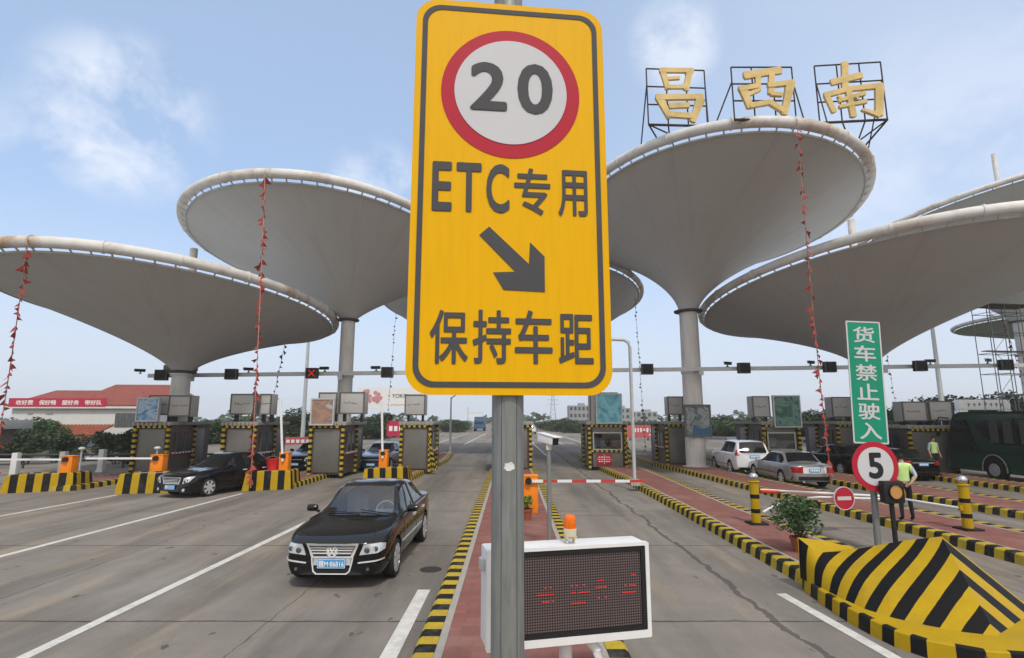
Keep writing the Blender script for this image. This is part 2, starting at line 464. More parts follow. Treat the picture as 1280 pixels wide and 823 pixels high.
def ground_mat(name, c, kind):
    m = pm(name, c, 0.9, var=0.16, scale=1.2, bump=0.12, spec=0.12)
    t = m.node_tree
    b = t.nodes['Principled BSDF']
    cur = b.inputs['Base Color'].links[0].from_socket
    co = t.nodes.new('ShaderNodeTexCoord')
    sp = t.nodes.new('ShaderNodeSeparateXYZ')
    t.links.new(co.outputs['Object'], sp.inputs[0])
    X, Y = sp.outputs[0], sp.outputs[1]

    def mt(op, a, bb=None, c_=None, clamp=False):
        n = t.nodes.new('ShaderNodeMath')
        n.operation = op
        n.use_clamp = clamp
        for i, x in enumerate((a, bb, c_)):
            if x is None:
                continue
            if isinstance(x, (int, float)):
                n.inputs[i].default_value = x
            else:
                t.links.new(x, n.inputs[i])
        return n.outputs[0]

    def noise(scale, stretch=(1, 1, 1), detail=6, rough=0.6):
        mpn = t.nodes.new('ShaderNodeMapping')
        mpn.inputs['Scale'].default_value = stretch
        t.links.new(co.outputs['Object'], mpn.inputs[0])
        n = t.nodes.new('ShaderNodeTexNoise')
        n.inputs['Scale'].default_value = scale
        n.inputs['Detail'].default_value = detail
        n.inputs['Roughness'].default_value = rough
        t.links.new(mpn.outputs[0], n.inputs['Vector'])
        return n.outputs[0]

    def over(fac, colr):
        nonlocal cur
        mx = t.nodes.new('ShaderNodeMix')
        mx.data_type = 'RGBA'
        t.links.new(fac, mx.inputs['Factor'])
        t.links.new(cur, mx.inputs['A'])
        mx.inputs['B'].default_value = (*colr, 1)
        cur = mx.outputs['Result']

    def ramp(v, a, bb, top):
        n = t.nodes.new('ShaderNodeMapRange')
        n.interpolation_type = 'SMOOTHSTEP'
        n.inputs['From Min'].default_value = a
        n.inputs['From Max'].default_value = bb
        n.inputs['To Max'].default_value = top
        t.links.new(v, n.inputs['Value'])
        return n.outputs[0]
    if kind == 'road':
        # dark tyre wear down the lanes and brown dust, each with an uneven outline
        over(ramp(noise(0.75, (1.0, 0.10, 1)), 0.45, 0.66, 0.70), (0.105, 0.098, 0.090))
        over(ramp(noise(0.9, (1.1, 0.16, 1), 8, 0.72), 0.50, 0.70, 0.75), (0.33, 0.27, 0.20))
        over(ramp(noise(0.35, (1, 0.5, 1)), 0.52, 0.75, 0.45), (0.36, 0.345, 0.32))
        over(ramp(noise(5.0, (1, 0.5, 1), 8, 0.75), 0.58, 0.72, 0.30), (0.13, 0.12, 0.115))
        over(ramp(noise(26, (1, 1, 1), 4, 0.6), 0.66, 0.74, 0.35), (0.09, 0.085, 0.08))
        over(ramp(noise(3.2, (1, .6, 1), 3, 0.5), 0.685, 0.71, 0.75), (0.055, 0.052, 0.05))
        over(ramp(noise(75, (1, 1, 1), 3, 0.7), 0.50, 0.62, 0.30), (0.30, 0.285, 0.265))
        over(ramp(noise(58, (1, 1, 1), 3, 0.7), 0.54, 0.66, 0.35), (0.10, 0.096, 0.09))
        # two darker wheel paths worn into each lane, broken up along their length
        for x0 in (-2.0, -3.6, -6.6, -8.2, 2.3, 3.9, 7.4, 8.9):
            wp = mt('ABSOLUTE', mt('ADD', mt('SUBTRACT', X, x0), mt('MULTIPLY', mt('SUBTRACT', noise(0.25), 0.5), 0.9)))
            wf = mt('MULTIPLY', mt('SUBTRACT', 1.0, mt('DIVIDE', wp, 0.42), None, True), noise(1.1, (1.0, 0.2, 1), 7, 0.7))
            over(mt('MULTIPLY', wf, 0.42), (0.115, 0.107, 0.098))
        # transverse slab joints every 4.5 m with broken edges
        wob = mt('MULTIPLY', mt('SUBTRACT', noise(1.7), 0.5), 0.12)
        yy = mt('ADD', mt('SUBTRACT', Y, 7.92), wob)
        fr = mt('SUBTRACT', mt('FRACT', mt('ADD', mt('DIVIDE', yy, 4.5), 0.5)), 0.5)
        dist = mt('MULTIPLY', mt('ABSOLUTE', fr), 4.5)
        j = mt('LESS_THAN', dist, mt('MULTIPLY', noise(3.0), 0.040))
        over(mt('MULTIPLY', j, 0.85), (0.05, 0.047, 0.045))
        # longitudinal tar seams
        for x0, wd, amp in ((3.62, 0.10, 0.75), (-3.3, 0.02, 0.3), (-7.8, 0.03, 0.3), (8.1, 0.03, 0.4), (-12.2, 0.03, 0.4)):
            wv = mt('MULTIPLY', mt('SUBTRACT', noise(0.6), 0.5), amp)
            d = mt('ABSOLUTE', mt('ADD', mt('SUBTRACT', X, x0), wv))
            s = mt('LESS_THAN', d, mt('MULTIPLY', noise(2.2), wd))
            over(mt('MULTIPLY', s, 0.75), (0.075, 0.07, 0.068))
    elif kind == 'paving':
        br = t.nodes.new('ShaderNodeTexBrick')
        t.links.new(co.outputs['Object'], br.inputs['Vector'])
        br.inputs['Scale'].default_value = 1.0
        br.inputs['Brick Width'].default_value = 0.30
        br.inputs['Row Height'].default_value = 0.15
        br.inputs['Mortar Size'].default_value = 0.007
        br.inputs['Color1'].default_value = (0.27, 0.115, 0.095, 1)
        br.inputs['Color2'].default_value = (0.215, 0.090, 0.080, 1)
        br.inputs['Mortar'].default_value = (0.15, 0.10, 0.09, 1)
        cur = br.outputs[0]
        over(ramp(noise(1.0), 0.48, 0.72, 0.55), (0.30, 0.19, 0.165))
        over(ramp(noise(4.0, detail=8, rough=0.7), 0.52, 0.72, 0.45), (0.15, 0.085, 0.075))
    elif kind == 'earth':
        over(ramp(noise(0.12), 0.42, 0.6, 0.9), (0.045, 0.07, 0.03))
        over(ramp(noise(1.5), 0.5, 0.7, 0.6), (0.10, 0.10, 0.06))
    t.links.new(cur, b.inputs['Base Color'])
    return m


M['road'] = ground_mat('concrete road', (0.235, 0.212, 0.190), 'road')
M['paving'] = ground_mat('red paving bricks', (0.25, 0.10, 0.085), 'paving')
M['earth'] = ground_mat('grass and earth', (0.12, 0.11, 0.07), 'earth')


def led_face():
    m = pm('led matrix', (0.115, 0.085, 0.085), 0.55, var=0.1)
    t = m.node_tree
    b = t.nodes['Principled BSDF']
    cur = b.inputs['Base Color'].links[0].from_socket
    co = t.nodes.new('ShaderNodeTexCoord')
    v = t.nodes.new('ShaderNodeTexVoronoi')
    v.inputs['Scale'].default_value = 46
    v.inputs['Randomness'].default_value = 0.0
    t.links.new(co.outputs['Object'], v.inputs['Vector'])
    mr = t.nodes.new('ShaderNodeMapRange')
    mr.inputs['From Min'].default_value = 0.30
    mr.inputs['From Max'].default_value = 0.42
    t.links.new(v.outputs['Distance'], mr.inputs['Value'])
    mx = t.nodes.new('ShaderNodeMix')
    mx.data_type = 'RGBA'
    t.links.new(mr.outputs[0], mx.inputs['Factor'])
    mx.inputs['A'].default_value = (0.16, 0.12, 0.12, 1)
    mx.inputs['B'].default_value = (0.028, 0.022, 0.022, 1)
    t.links.new(mx.outputs['Result'], b.inputs['Base Color'])
    return m


M['led_face'] = led_face()


# ------------------------------------------------------------------ mesh helpers
class MB:
    def __init__(s):
        s.v, s.f, s.m = [], [], []

    def add(s, vs_, fs_, mat=0, T=None):
        o = len(s.v)
        s.v += [tuple(T @ Vector(p)) if T else tuple(p) for p in vs_]
        for f in fs_:
            s.f.append(tuple(i + o for i in f))
            s.m.append(mat)
        return s

    def box(s, c, d, mat=0, rz=0.0, taper=1.0, T=None):
        x, y, z = d[0] / 2, d[1] / 2, d[2] / 2
        vs_ = []
        for k, q in ((-1, 1.0), (1, taper)):
            for a, b in ((-1, -1), (1, -1), (1, 1), (-1, 1)):
                vs_.append((a * x * q, b * y * q, k * z))
        X = Matrix.Translation(c) @ Matrix.Rotation(rz, 4, 'Z')
        if T:
            X = T @ X
        return s.add(vs_, [(0, 3, 2, 1), (4, 5, 6, 7), (0, 1, 5, 4), (1, 2, 6, 5), (2, 3, 7, 6), (3, 0, 4, 7)], mat, X)

    def cyl(s, a, b, r0, r1=None, n=16, mat=0, caps=True):
        r1 = r0 if r1 is None else r1
        a, b = Vector(a), Vector(b)
        q = (b - a).to_track_quat('Z', 'Y')
        vs_ = []
        for p, r in ((a, r0), (b, r1)):
            for i in range(n):
                t = 2 * math.pi * i / n
                vs_.append(p + q @ Vector((r * math.cos(t), r * math.sin(t), 0)))
        fs_ = [(i, (i + 1) % n, n + (i + 1) % n, n + i) for i in range(n)]
        if caps:
            fs_ += [tuple(range(n - 1, -1, -1)), tuple(range(n, 2 * n))]
        return s.add(vs_, fs_, mat)

    def tube(s, pts, r, n=8, mat=0, closed=False):
        pts = [Vector(p) for p in pts]
        N = len(pts)
        vs_ = []
        for i, p in enumerate(pts):
            a = pts[(i - 1) % N] if (closed or i > 0) else p
            b = pts[(i + 1) % N] if (closed or i < N - 1) else p
            d = (b - a).normalized()
            up = Vector((0, 0, 1)) if abs(d.z) < 0.95 else Vector((0, 1, 0))
            u = d.cross(up).normalized()
            v_ = u.cross(d)
            rr = r[i] if isinstance(r, (list, tuple)) else r
            for k in range(n):
                t = 2 * math.pi * k / n
                vs_.append(p + u * (rr * math.cos(t)) + v_ * (rr * math.sin(t)))
        fs_ = []
        for i in range(N if closed else N - 1):
            j = (i + 1) % N
            for k in range(n):
                fs_.append((i * n + k, i * n + (k + 1) % n, j * n + (k + 1) % n, j * n + k))
        if not closed:
            fs_ += [tuple(range(n - 1, -1, -1)), tuple((N - 1) * n + k for k in range(n))]
        return s.add(vs_, fs_, mat)

    def lathe(s, prof, n=20, mat=0, T=None):
        """prof: (radius, z) from bottom to top"""
        vs_, fs_ = [], []
        for r, z in prof:
            for k in range(n):
                t = 2 * math.pi * k / n
                vs_.append((r * math.cos(t), r * math.sin(t), z))
        for i in range(len(prof) - 1):
            for k in range(n):
                fs_.append((i * n + k, i * n + (k + 1) % n, (i + 1) * n + (k + 1) % n, (i + 1) * n + k))
        fs_ += [tuple(range(n - 1, -1, -1)), tuple((len(prof) - 1) * n + k for k in range(n))]
        return s.add(vs_, fs_, mat, T)

    def plate(s, poly, y0, y1, mat=0, T=None):
        """polygon in x-z, from y0 (the face seen, -y side) to y1"""
        n = len(poly)
        vs_ = [(x, y0, z) for x, z in poly] + [(x, y1, z) for x, z in poly]
        ar = sum(poly[i][0] * poly[(i + 1) % n][1] - poly[(i + 1) % n][0] * poly[i][1] for i in range(n))
        o = list(range(n)) if ar > 0 else list(range(n - 1, -1, -1))
        fs_ = [tuple(o), tuple(n + i for i in reversed(o))]
        for i in range(n):
            a, b = o[i], o[(i + 1) % n]
            fs_.append((b, a, n + a, n + b))
        return s.add(vs_, fs_, mat, T)

    def prism(s, poly, z0, z1, mat=0, T=None):
        n = len(poly)
        ar = sum(poly[i][0] * poly[(i + 1) % n][1] - poly[(i + 1) % n][0] * poly[i][1] for i in range(n))
        if ar < 0:
            poly = poly[::-1]
        vs_ = [(x, y, z0) for x, y in poly] + [(x, y, z1) for x, y in poly]
        fs_ = [tuple(range(n - 1, -1, -1)), tuple(range(n, 2 * n))]
        fs_ += [(i, (i + 1) % n, n + (i + 1) % n, n + i) for i in range(n)]
        return s.add(vs_, fs_, mat, T)

    def mesh(s, name, mats, smooth=None):
        me = bpy.data.meshes.new(name)
        me.from_pydata(s.v, [], s.f)
        for m in (mats if isinstance(mats, (list, tuple)) else [mats]):
            me.materials.append(m)
        me.polygons.foreach_set('material_index', s.m)
        me.update()
        if smooth is not None:
            me.polygons.foreach_set('use_smooth', [True] * len(me.polygons))
            me.set_sharp_from_angle(angle=R(smooth))
        return me

    def build(s, name, mats, parent=None, smooth=None, bevel=0.0, loc=None, rz=None):
        me = s.mesh(name, mats, smooth)
        if bevel:
            bm = bmesh.new()
            bm.from_mesh(me)
            bmesh.ops.remove_doubles(bm, verts=bm.verts, dist=1e-5)
            ed = [e for e in bm.edges if len(e.link_faces) == 2 and e.calc_face_angle(0) > R(40)]
            bmesh.ops.bevel(bm, geom=ed, offset=bevel, segments=2, profile=0.6, affect='EDGES', clamp_overlap=True)
            bm.to_mesh(me)
            bm.free()
            me.polygons.foreach_set('use_smooth', [True] * len(me.polygons))
            me.set_sharp_from_angle(angle=R(50))
        o = bpy.data.objects.new(name, me)
        col.objects.link(o)
        if loc is not None:
            o.location = loc
        if rz is not None:
            o.rotation_euler.z = rz
        if parent:
            o.parent = parent
        return o


def tag(o, label=None, cat=None, group=None, kind=None):
    for k, v in (('label', label), ('category', cat), ('group', group), ('kind', kind)):
        if v:
            o[k] = v
    return o


def empty(name, loc, rz, label, cat, group=None):
    o = bpy.data.objects.new(name, None)
    col.objects.link(o)
    o.location = loc
    o.rotation_euler = (0, 0, rz)
    return tag(o, label, cat, group)


def link_mesh(name, me, parent=None):
    o = bpy.data.objects.new(name, me)
    col.objects.link(o)
    if parent:
        o.parent = parent
    return o


def kids(o):
    return list(o.children)


def copy_tree(o, parent=None):
    c = o.copy()
    col.objects.link(c)
    c.parent = parent
    for k in kids(o):
        copy_tree(k, c)
    return c


def circle(cx, cz, r, n=48, rz=None):
    rz = rz or r
    return [(cx + r * math.cos(2 * math.pi * i / n), cz + rz * math.sin(2 * math.pi * i / n)) for i in range(n)]


def rrect(x0, z0, x1, z1, r, n=7):
    p = []
    for cx, cz, a0 in ((x1 - r, z1 - r, 0), (x0 + r, z1 - r, 90), (x0 + r, z0 + r, 180), (x1 - r, z0 + r, 270)):
        for i in range(n):
            a = R(a0 + 90 * i / (n - 1))
            p.append((cx + r * math.cos(a), cz + r * math.sin(a)))
    return p


def ring(mb, outer, inner, y0, y1, mat=0):
    """a flat ring between two outlines with the same number of points"""
    n = len(outer)
    vs_ = [(x, y0, z) for x, z in outer] + [(x, y0, z) for x, z in inner] + \
          [(x, y1, z) for x, z in outer] + [(x, y1, z) for x, z in inner]
    fs_ = []
    for i in range(n):
        j = (i + 1) % n
        fs_ += [(i, j, n + j, n + i), (2 * n + j, 2 * n + i, 3 * n + i, 3 * n + j), (j, i, 2 * n + i, 2 * n + j), (n + i, n + j, 3 * n + j, 3 * n + i)]
    mb.add(vs_, fs_, mat)


def glyphs(mb, text, x0, z0, x1, z1, y, bold=0.0, mat=0, thick=0.002, T=None, spacing=1.0):
    """lettering filling the box x0..x1, z0..z1 on the plane y, facing -y"""
    c = bpy.data.curves.new('lettering', 'FONT')
    c.body = text
    c.resolution_u = 4
    c.space_character = spacing
    o = bpy.data.objects.new('lettering', c)
    col.objects.link(o)
    dg = bpy.context.evaluated_depsgraph_get()
    me = bpy.data.meshes.new_from_object(o.evaluated_get(dg))
    vs_ = [v.co.copy() for v in me.vertices]
    fs_ = [tuple(p.vertices) for p in me.polygons]
    bpy.data.objects.remove(o)
    bpy.data.curves.remove(c)
    bpy.data.meshes.remove(me)
    if not vs_:
        return
    ax, bx = min(v.x for v in vs_), max(v.x for v in vs_)
    ay, by = min(v.y for v in vs_), max(v.y for v in vs_)
    sx = (x1 - x0) / max(1e-6, bx - ax)
    sy = (z1 - z0) / max(1e-6, by - ay)
    d = bold * 0.75
    shifts = [(0, 0)] if not bold else [(-d, 0), (d, 0), (0, -d), (0, d), (d * .7, d * .7), (-d * .7, d * .7), (d * .7, -d * .7), (-d * .7, -d * .7)]
    x0, x1, z0, z1 = x0 + d * sx, x1 - d * sx, z0 + d * sy, z1 - d * sy
    sx = (x1 - x0) / max(1e-6, bx - ax)
    sy = (z1 - z0) / max(1e-6, by - ay)
    for i, (ox, oz) in enumerate(shifts):
        P = [(x0 + (v.x - ax + ox) * sx, y - 0.00025 * i, z0 + (v.y - ay + oz) * sy) for v in vs_]
        mb.add(P, fs_, mat, T)


def striped(mb, a, b, w_, d_, step=0.12, mats=(0, 1)):
    """a square post or rail banded in two colours"""
    a, b = Vector(a), Vector(b)
    L = (b - a).length
    q = (b - a).to_track_quat('Z', 'Y').to_matrix().to_4x4()
    n = max(1, round(L / step))
    for i in range(n):
        z0, z1 = L * i / n, L * (i + 1) / n
        s_ = 1.0 if i % 2 else 0.985
        mb.box((0, 0, (z0 + z1) / 2), (w_ * s_, d_ * s_, z1 - z0), mats[i % 2], T=Matrix.Translation(a) @ q)


# ------------------------------------------------------------------ ground, road, islands
def sheet(name, poly, z, mat, parent=None):
    mb = MB()
    mb.add([(x, y, z) for x, y in poly], [tuple(range(len(poly)))])
    o = mb.build(name, mat, parent)
    return o


g = sheet('ground', [(-700, -60), (700, -60), (700, 800), (-700, 800)], -0.03, M['earth'])
tag(g, 'flat grassy earth around the toll plaza', 'ground', kind='structure')
rd = sheet('road', [(-34, -12), (40, -12), (40, 58), (30, 80), (17, 115), (16, 180), (8, 320), (-60, 620), (-84, 620), (-24, 320), (-15, 180), (-17, 115), (-24, 80), (-34, 58)], 0.0, M['road'])
tag(rd, 'wide grey concrete road running through the toll lanes', 'road', kind='structure')


def strip(name, x0, y0, x1, y1, wd, z=0.004, label=None):
    d = Vector((x1 - x0, y1 - y0)).normalized()
    n = Vector((-d.y, d.x)) * wd / 2
    o = sheet(name, [(x0 - n.x, y0 - n.y), (x1 - n.x, y1 - n.y), (x1 + n.x, y1 + n.y), (x0 + n.x, y0 + n.y)], z, M['white_worn'], rd)
    return o


strip('lane_line', -5.68, 3.0, -5.42, 17.5, 0.16)
strip('lane_line', -10.35, 6.0, -9.95, 20.8, 0.16)
strip('lane_line', -14.75, 8.0, -14.3, 20.4, 0.16)
strip('lane_line', -1.43, 5.0, -1.41, 9.3, 0.20)
strip('lane_line', 4.50, 5.2, 4.22, 9.1, 0.16)
strip('lane_line', 2.6, 42, 2.3, 76, 0.15)
strip('lane_line', 5.6, 60, 4.6, 110, 0.16)
strip('lane_line', -5.2, 60, -5.0, 110, 0.16)
strip('lane_line', -8.6, 56, -8.6, 110, 0.16)
strip('lane_line', 8.3, 56, 8.0, 110, 0.16)
strip('lane_line', 8.0, 36, 8.0, 46, 0.15)
cov = MB()
cov.cyl((-1.48, 10.5, 0.0), (-1.48, 10.5, 0.006), 0.20, n=24)
cov.build('manhole_cover', M['floor_mat'], rd)


def offset_in(path, wd, closed):
    n = len(path)
    res = []
    for i in range(n):
        p = Vector(path[i])
        a = Vector(path[(i - 1) % n]) if (closed or i > 0) else p
        b = Vector(path[(i + 1) % n]) if (closed or i < n - 1) else p
        d1 = (p - a).normalized() if (p - a).length > 1e-6 else (b - p).normalized()
        d2 = (b - p).normalized() if (b - p).length > 1e-6 else d1
        n1, n2 = Vector((-d1.y, d1.x)), Vector((-d2.y, d2.x))
        m_ = (n1 + n2)
        m_ = m_.normalized() if m_.length > 1e-6 else n1
        k = wd / max(0.35, m_.dot(n1))
        res.append((p.x + m_.x * k, p.y + m_.y * k))
    return res


def resample(path, step, closed):
    pts = [Vector(p) for p in path] + ([Vector(path[0])] if closed else [])
    outp = []
    for a, b in zip(pts[:-1], pts[1:]):
        n = max(1, round((b - a).length / step))
        for i in range(n):
            outp.append(tuple(a.lerp(b, i / n)))
    if not closed:
        outp.append(tuple(pts[-1]))
    return outp


def kerb_mesh(path, wd, H, closed=True, step=0.225, z0=0.0, lean=0.03, cham=0.04):
    """path counter-clockwise, so the inside lies to the left"""
    pts = resample(path, step, closed)
    l0 = pts
    l1 = offset_in(pts, lean, closed)
    l2 = offset_in(pts, lean + cham, closed)
    l3 = offset_in(pts, wd, closed)
    mb = MB()
    n = len(pts)
    Z = (z0, z0 + H - cham * 0.7, z0 + H, z0 + H)
    for i in range(n if closed else n - 1):
        j = (i + 1) % n
        rows = [(l[i], l[j], z) for l, z in zip((l0, l1, l2, l3), Z)]
        vs_ = []
        for a, b, z in rows:
            vs_ += [(a[0], a[1], z), (b[0], b[1], z)]
        a, b = l3[i], l3[j]
        vs_ += [(a[0], a[1], z0), (b[0], b[1], z0)]
        mb.add(vs_, [(0, 1, 3, 2), (2, 3, 5, 4), (4, 5, 7, 6), (6, 7, 9, 8)], i % 2)
    return mb


def island(path, H=0.20, wd=0.27, label=None, edge=True):
    isl = empty('traffic_island', (0, 0, 0), 0, label, 'traffic island')
    isl['kind'] = 'structure'
    kerb_mesh(path, wd, H).build('kerb', [M['kerb_y'], M['kerb_k']], isl)
    i1 = offset_in(path, wd - 0.005, True)
    i2 = offset_in(path, wd + 0.09, True)
    # pale edging strip, then the paving bricks
    mb = MB()
    n = len(path)
    for i in range(n):
        j = (i + 1) % n
        mb.add([(*i1[i], H - 0.012), (*i1[j], H - 0.012), (*i2[j], H - 0.012), (*i2[i], H - 0.012)], [(0, 1, 2, 3)])
    mb.build('edging', M['concrete'], isl)
    mb = MB()
    mb.add([(*p, H - 0.012) for p in i2], [tuple(range(n))])
    mb.build('paving', M['paving'], isl)
    return isl


island([(-1.11, -1), (1.30, -1), (1.32, 9), (1.30, 25), (1.2, 38), (0.6, 44), (-0.6, 44), (-1.17, 38), (-1.16, 25), (-1.12, 10)], label='long central island paved in red brick under the yellow sign')
island([(4.79, 9.35), (6.9, 9.2), (6.85, 12.0), (6.72, 16.8), (7.0, 25), (7.0, 38), (6.2, 43), (5.2, 43), (4.55, 38), (4.62, 31), (4.88, 25), (4.88, 16.8)], label='brick island with a striped crash nose right of the camera lane')
island([(9.55, 4), (11.9, 4), (11.8, 13), (11.3, 20), (10.9, 26), (11.0, 40), (8.3, 40), (8.25, 33), (8.64, 28.8), (9.30, 18.3), (9.54, 13.6)], label='brick island carrying the column with the grey poster')
island([(14.0, 8), (16.2, 8), (16.0, 20), (15.6, 28), (15.6, 40), (13.0, 40), (13.1, 30), (13.62, 20), (13.95, 15)], label='brick island beyond the silver saloon')
island([(19.1, 10), (20.6, 10), (20.7, 26), (20.5, 40), (18.7, 40), (18.9, 26), (19.05, 20)], label='brick island in front of the green coach')
island([(-18.9, 21.0), (-16.7, 21.6), (-16.5, 38), (-17.4, 42), (-18.7, 38)], label='brick island beside the blue poster booth')
island([(-14.6, 20.9), (-12.4, 21.5), (-12.2, 38), (-13.3, 42), (-14.5, 38)], label='brick island behind the black saloon with chrome grille')
island([(-10.3, 21.7), (-8.62, 22.3), (-8.60, 30), (-8.1, 38), (-9.2, 42), (-10.3, 38)], label='brick island with the red bucket on its striped block')
island([(-6.2, 23.5), (-4.45, 24.9), (-4.10, 36), (-4.6, 44), (-5.4, 44), (-6.1, 38)], label='brick island behind the black car with white roof glint')

# ------------------------------------------------------------------ striped end blocks of the left islands
def end_block(x0, x1, y0, y1, dpt, H, label):
    e = empty('crash_block', (0, 0, 0), 0, label, 'crash block', 'striped crash blocks on the island ends')
    p = [(x0, y0), (x1, y1), (x1 - 0.02, y1 + dpt), (x0 - 0.02, y0 + dpt)]
    kerb_mesh(p, 0.22, H, True, 0.24, 0.0, 0.07, 0.05).build('striped_wall', [M['haz_y'], M['haz_k']], e)
    i = offset_in(p, 0.21, True)
    mb = MB()
    mb.add([(*q, H - 0.03) for q in i], [(0, 1, 2, 3)])
    mb.build('concrete_fill', M['concrete'], e)


end_block(-18.85, -16.95, 20.7, 21.7, 1.1, 0.66, 'striped crash block under the orange cabinet beside white posts')
end_block(-14.55, -12.55, 20.6, 21.0, 1.1, 0.72, 'striped crash block touching the nose of the black saloon')
end_block(-10.28, -8.65, 21.4, 22.0, 1.1, 0.72, 'striped crash block carrying the red bucket and orange cabinet')
end_block(-6.22, -4.45, 23.2, 24.2, 1.0, 0.66, 'striped crash block behind the black car, cabinet with raised arm on it')


# ------------------------------------------------------------------ canopies
def canopy(name_label, cx, cy, H, Rx, Ry, ta, tb, pw, dx, dy, ztop, rcol, mast, base=0.15, rows=30, n=120, column=True):
    e = empty('umbrella_canopy', (cx, cy, 0), 0, name_label, 'canopy', 'funnel canopies over the toll lanes')

    def P(f, a, z, out=0.0):
        # f runs from the column (0) to the rim (1); the rim is an oval
        x = (rcol + (Rx + out - rcol) * f) * math.cos(a) + dx * f
        y = (rcol + (Ry + out - rcol) * f) * math.sin(a) + dy * f
        return (x, y, z + x * ta + y * tb)
    # membrane funnel, ending a little inside the rim tube where it is laced
    vs_, fs_ = [], []
    for thick in (0, 1):
        for i in range(rows + 1):
            t = i / rows
            z = ztop + (H - 0.30 - ztop) * t
            for k in range(n):
                a = 2 * math.pi * k / n
                vs_.append(P(t ** pw, a, z + 0.03 * thick, -0.20 - 0.02 * abs(math.sin(a * 18)) * t))
    st = (rows + 1) * n
    for i in range(rows):
        for k in range(n):
            q = (i * n + k, i * n + (k + 1) % n, (i + 1) * n + (k + 1) % n, (i + 1) * n + k)
            fs_.append(q)
            fs_.append(tuple(st + x for x in reversed(q)))
    for k in range(n):
        a, b = rows * n + k, rows * n + (k + 1) % n
        fs_.append((a, b, st + b, st + a))
    mb = MB()
    mb.add(vs_, fs_)
    mb.build('membrane', M['membrane'], e, smooth=60)
    # rim tube with an inner ring rod
    mb = MB()
    mb.tube([P(1, 2 * math.pi * k / n, H) for k in range(n)], 0.215, 14, closed=True)
    # flange bands
    for k in range(0, n, 6):
        a = 2 * math.pi * k / n
        p0, p1 = P(1, a - 0.004, H), P(1, a + 0.004, H)
        mb.cyl(p0, p1, 0.245, n=14)
    mb.build('rim_tube', M['rim'], e, smooth=60)
    mb = MB()
    mb.tube([P(1, 2 * math.pi * k / n, H - 0.30, -0.20) for k in range(n)], 0.05, 8, closed=True)
    for k in range(72):
        a = 2 * math.pi * k / 72
        mb.cyl(P(1, a, H - 0.16, 0.04), P(1, a, H - 0.32, -0.20), 0.035, n=6)
    mb.build('tie_ring', M['rim_tie'], e, smooth=60)
    if column:
        mb = MB()
        mb.cyl((0, 0, base), (0, 0, ztop + 0.05), rcol * 1.02, rcol * 0.94, 36, caps=False)
        mb.cyl((0, 0, base), (0, 0, base + 0.06), rcol * 1.35, n=36)
        for zz in (0.35, 0.62):
            z_ = base + (ztop - base) * zz
            mb.cyl((0, 0, z_), (0, 0, z_ + 0.025), rcol * 1.015, n=36, caps=False)
        mb.build('column', M['column'], e, smooth=40)
    mb = MB()
    mb.lathe([(rcol * 1.0, ztop - 0.10), (rcol * 1.45, ztop - 0.06), (rcol * 1.5, ztop + 0.02), (rcol * 1.1, ztop + 0.05)], 40)
    mb.build('collar', M['collar'], e, smooth=30)
    if mast:
        mb = MB()
        mb.cyl((0, 0, ztop), (0, 0, mast), 0.22, 0.19, 16)
        mb.build('mast', M['rim'], e, smooth=40)
    return e


CA = (-17.0, 28.0, 8.53, 7.12, 9.50, -0.016, -0.040, 1.397, 0, 0)
CB = (-9.17, 30.0, 12.14, 7.12, 8.14, -0.014, -0.085, 1.193, -0.93, -0.42)
CC = (10.0, 30.3, 13.81, 6.84, 10.78, -0.114, 0.020, 1.616, 0.435, -0.90)
CD = (19.79, 30.3, 9.78, 8.01, 11.91, 0.001, -0.041, 1.42, 0, 0)
CE = (-0.10, 45.0, 12.65, 10.77, 10.62, 0.004, -0.094, 0.75, 0, 0)
canopy('lowest grey funnel canopy, its column beside the blue poster booth', *CA, 5.12, 0.46, 11.7)
canopy('grey funnel canopy on a slim column behind the brown poster', *CB, 8.2, 0.40, None)
canopy('grey funnel canopy with the gold characters standing on its rim', *CC, 8.75, 0.53, None)
canopy('wide grey funnel canopy above the green coach and silver saloon', *CD, 5.7, 0.5, 14.2)
canopy('grey funnel canopy half hidden behind the yellow speed sign', *CE, 7.2, 0.5, None)
canopy('far grey funnel canopy whose rim and mast show over another canopy', 43.6, 46.0, 19.5, 12.5, 12.5, 0.10, -0.09, 1.3, 0, 0, 11.0, 0.5, 26.4)
canopy('small dark canopy resting above the scaffold tower', 58.8, 60.0, 13.4, 7.4, 7.4, 0.0, -0.02, 0.8, 0, 0, 11.6, 0.5, None)


# ------------------------------------------------------------------ gold characters on the rim
def stroke(mb, x1, y1, w1, x2, y2, w2, y0, y1_, S):
    """a brush stroke from one point to another in trace units, S maps to metres"""
    a, b = Vector((x1, y1)), Vector((x2, y2))
    d = (b - a).normalized()
    n = Vector((-d.y, d.x))
    w1, w2 = w1 * 0.98, w2 * 1.0
    pts = [a + n * w1 / 2, a - d * w1 * 0.12, a - n * w1 / 2, a.lerp(b, 0.5) - n * (w1 + w2) * 0.235,
           b - n * w2 / 2, b + d * w2 * 0.14, b + n * w2 / 2, a.lerp(b, 0.5) + n * (w1 + w2) * 0.235]
    mb.plate([S(p) for p in pts], y0, y1_)


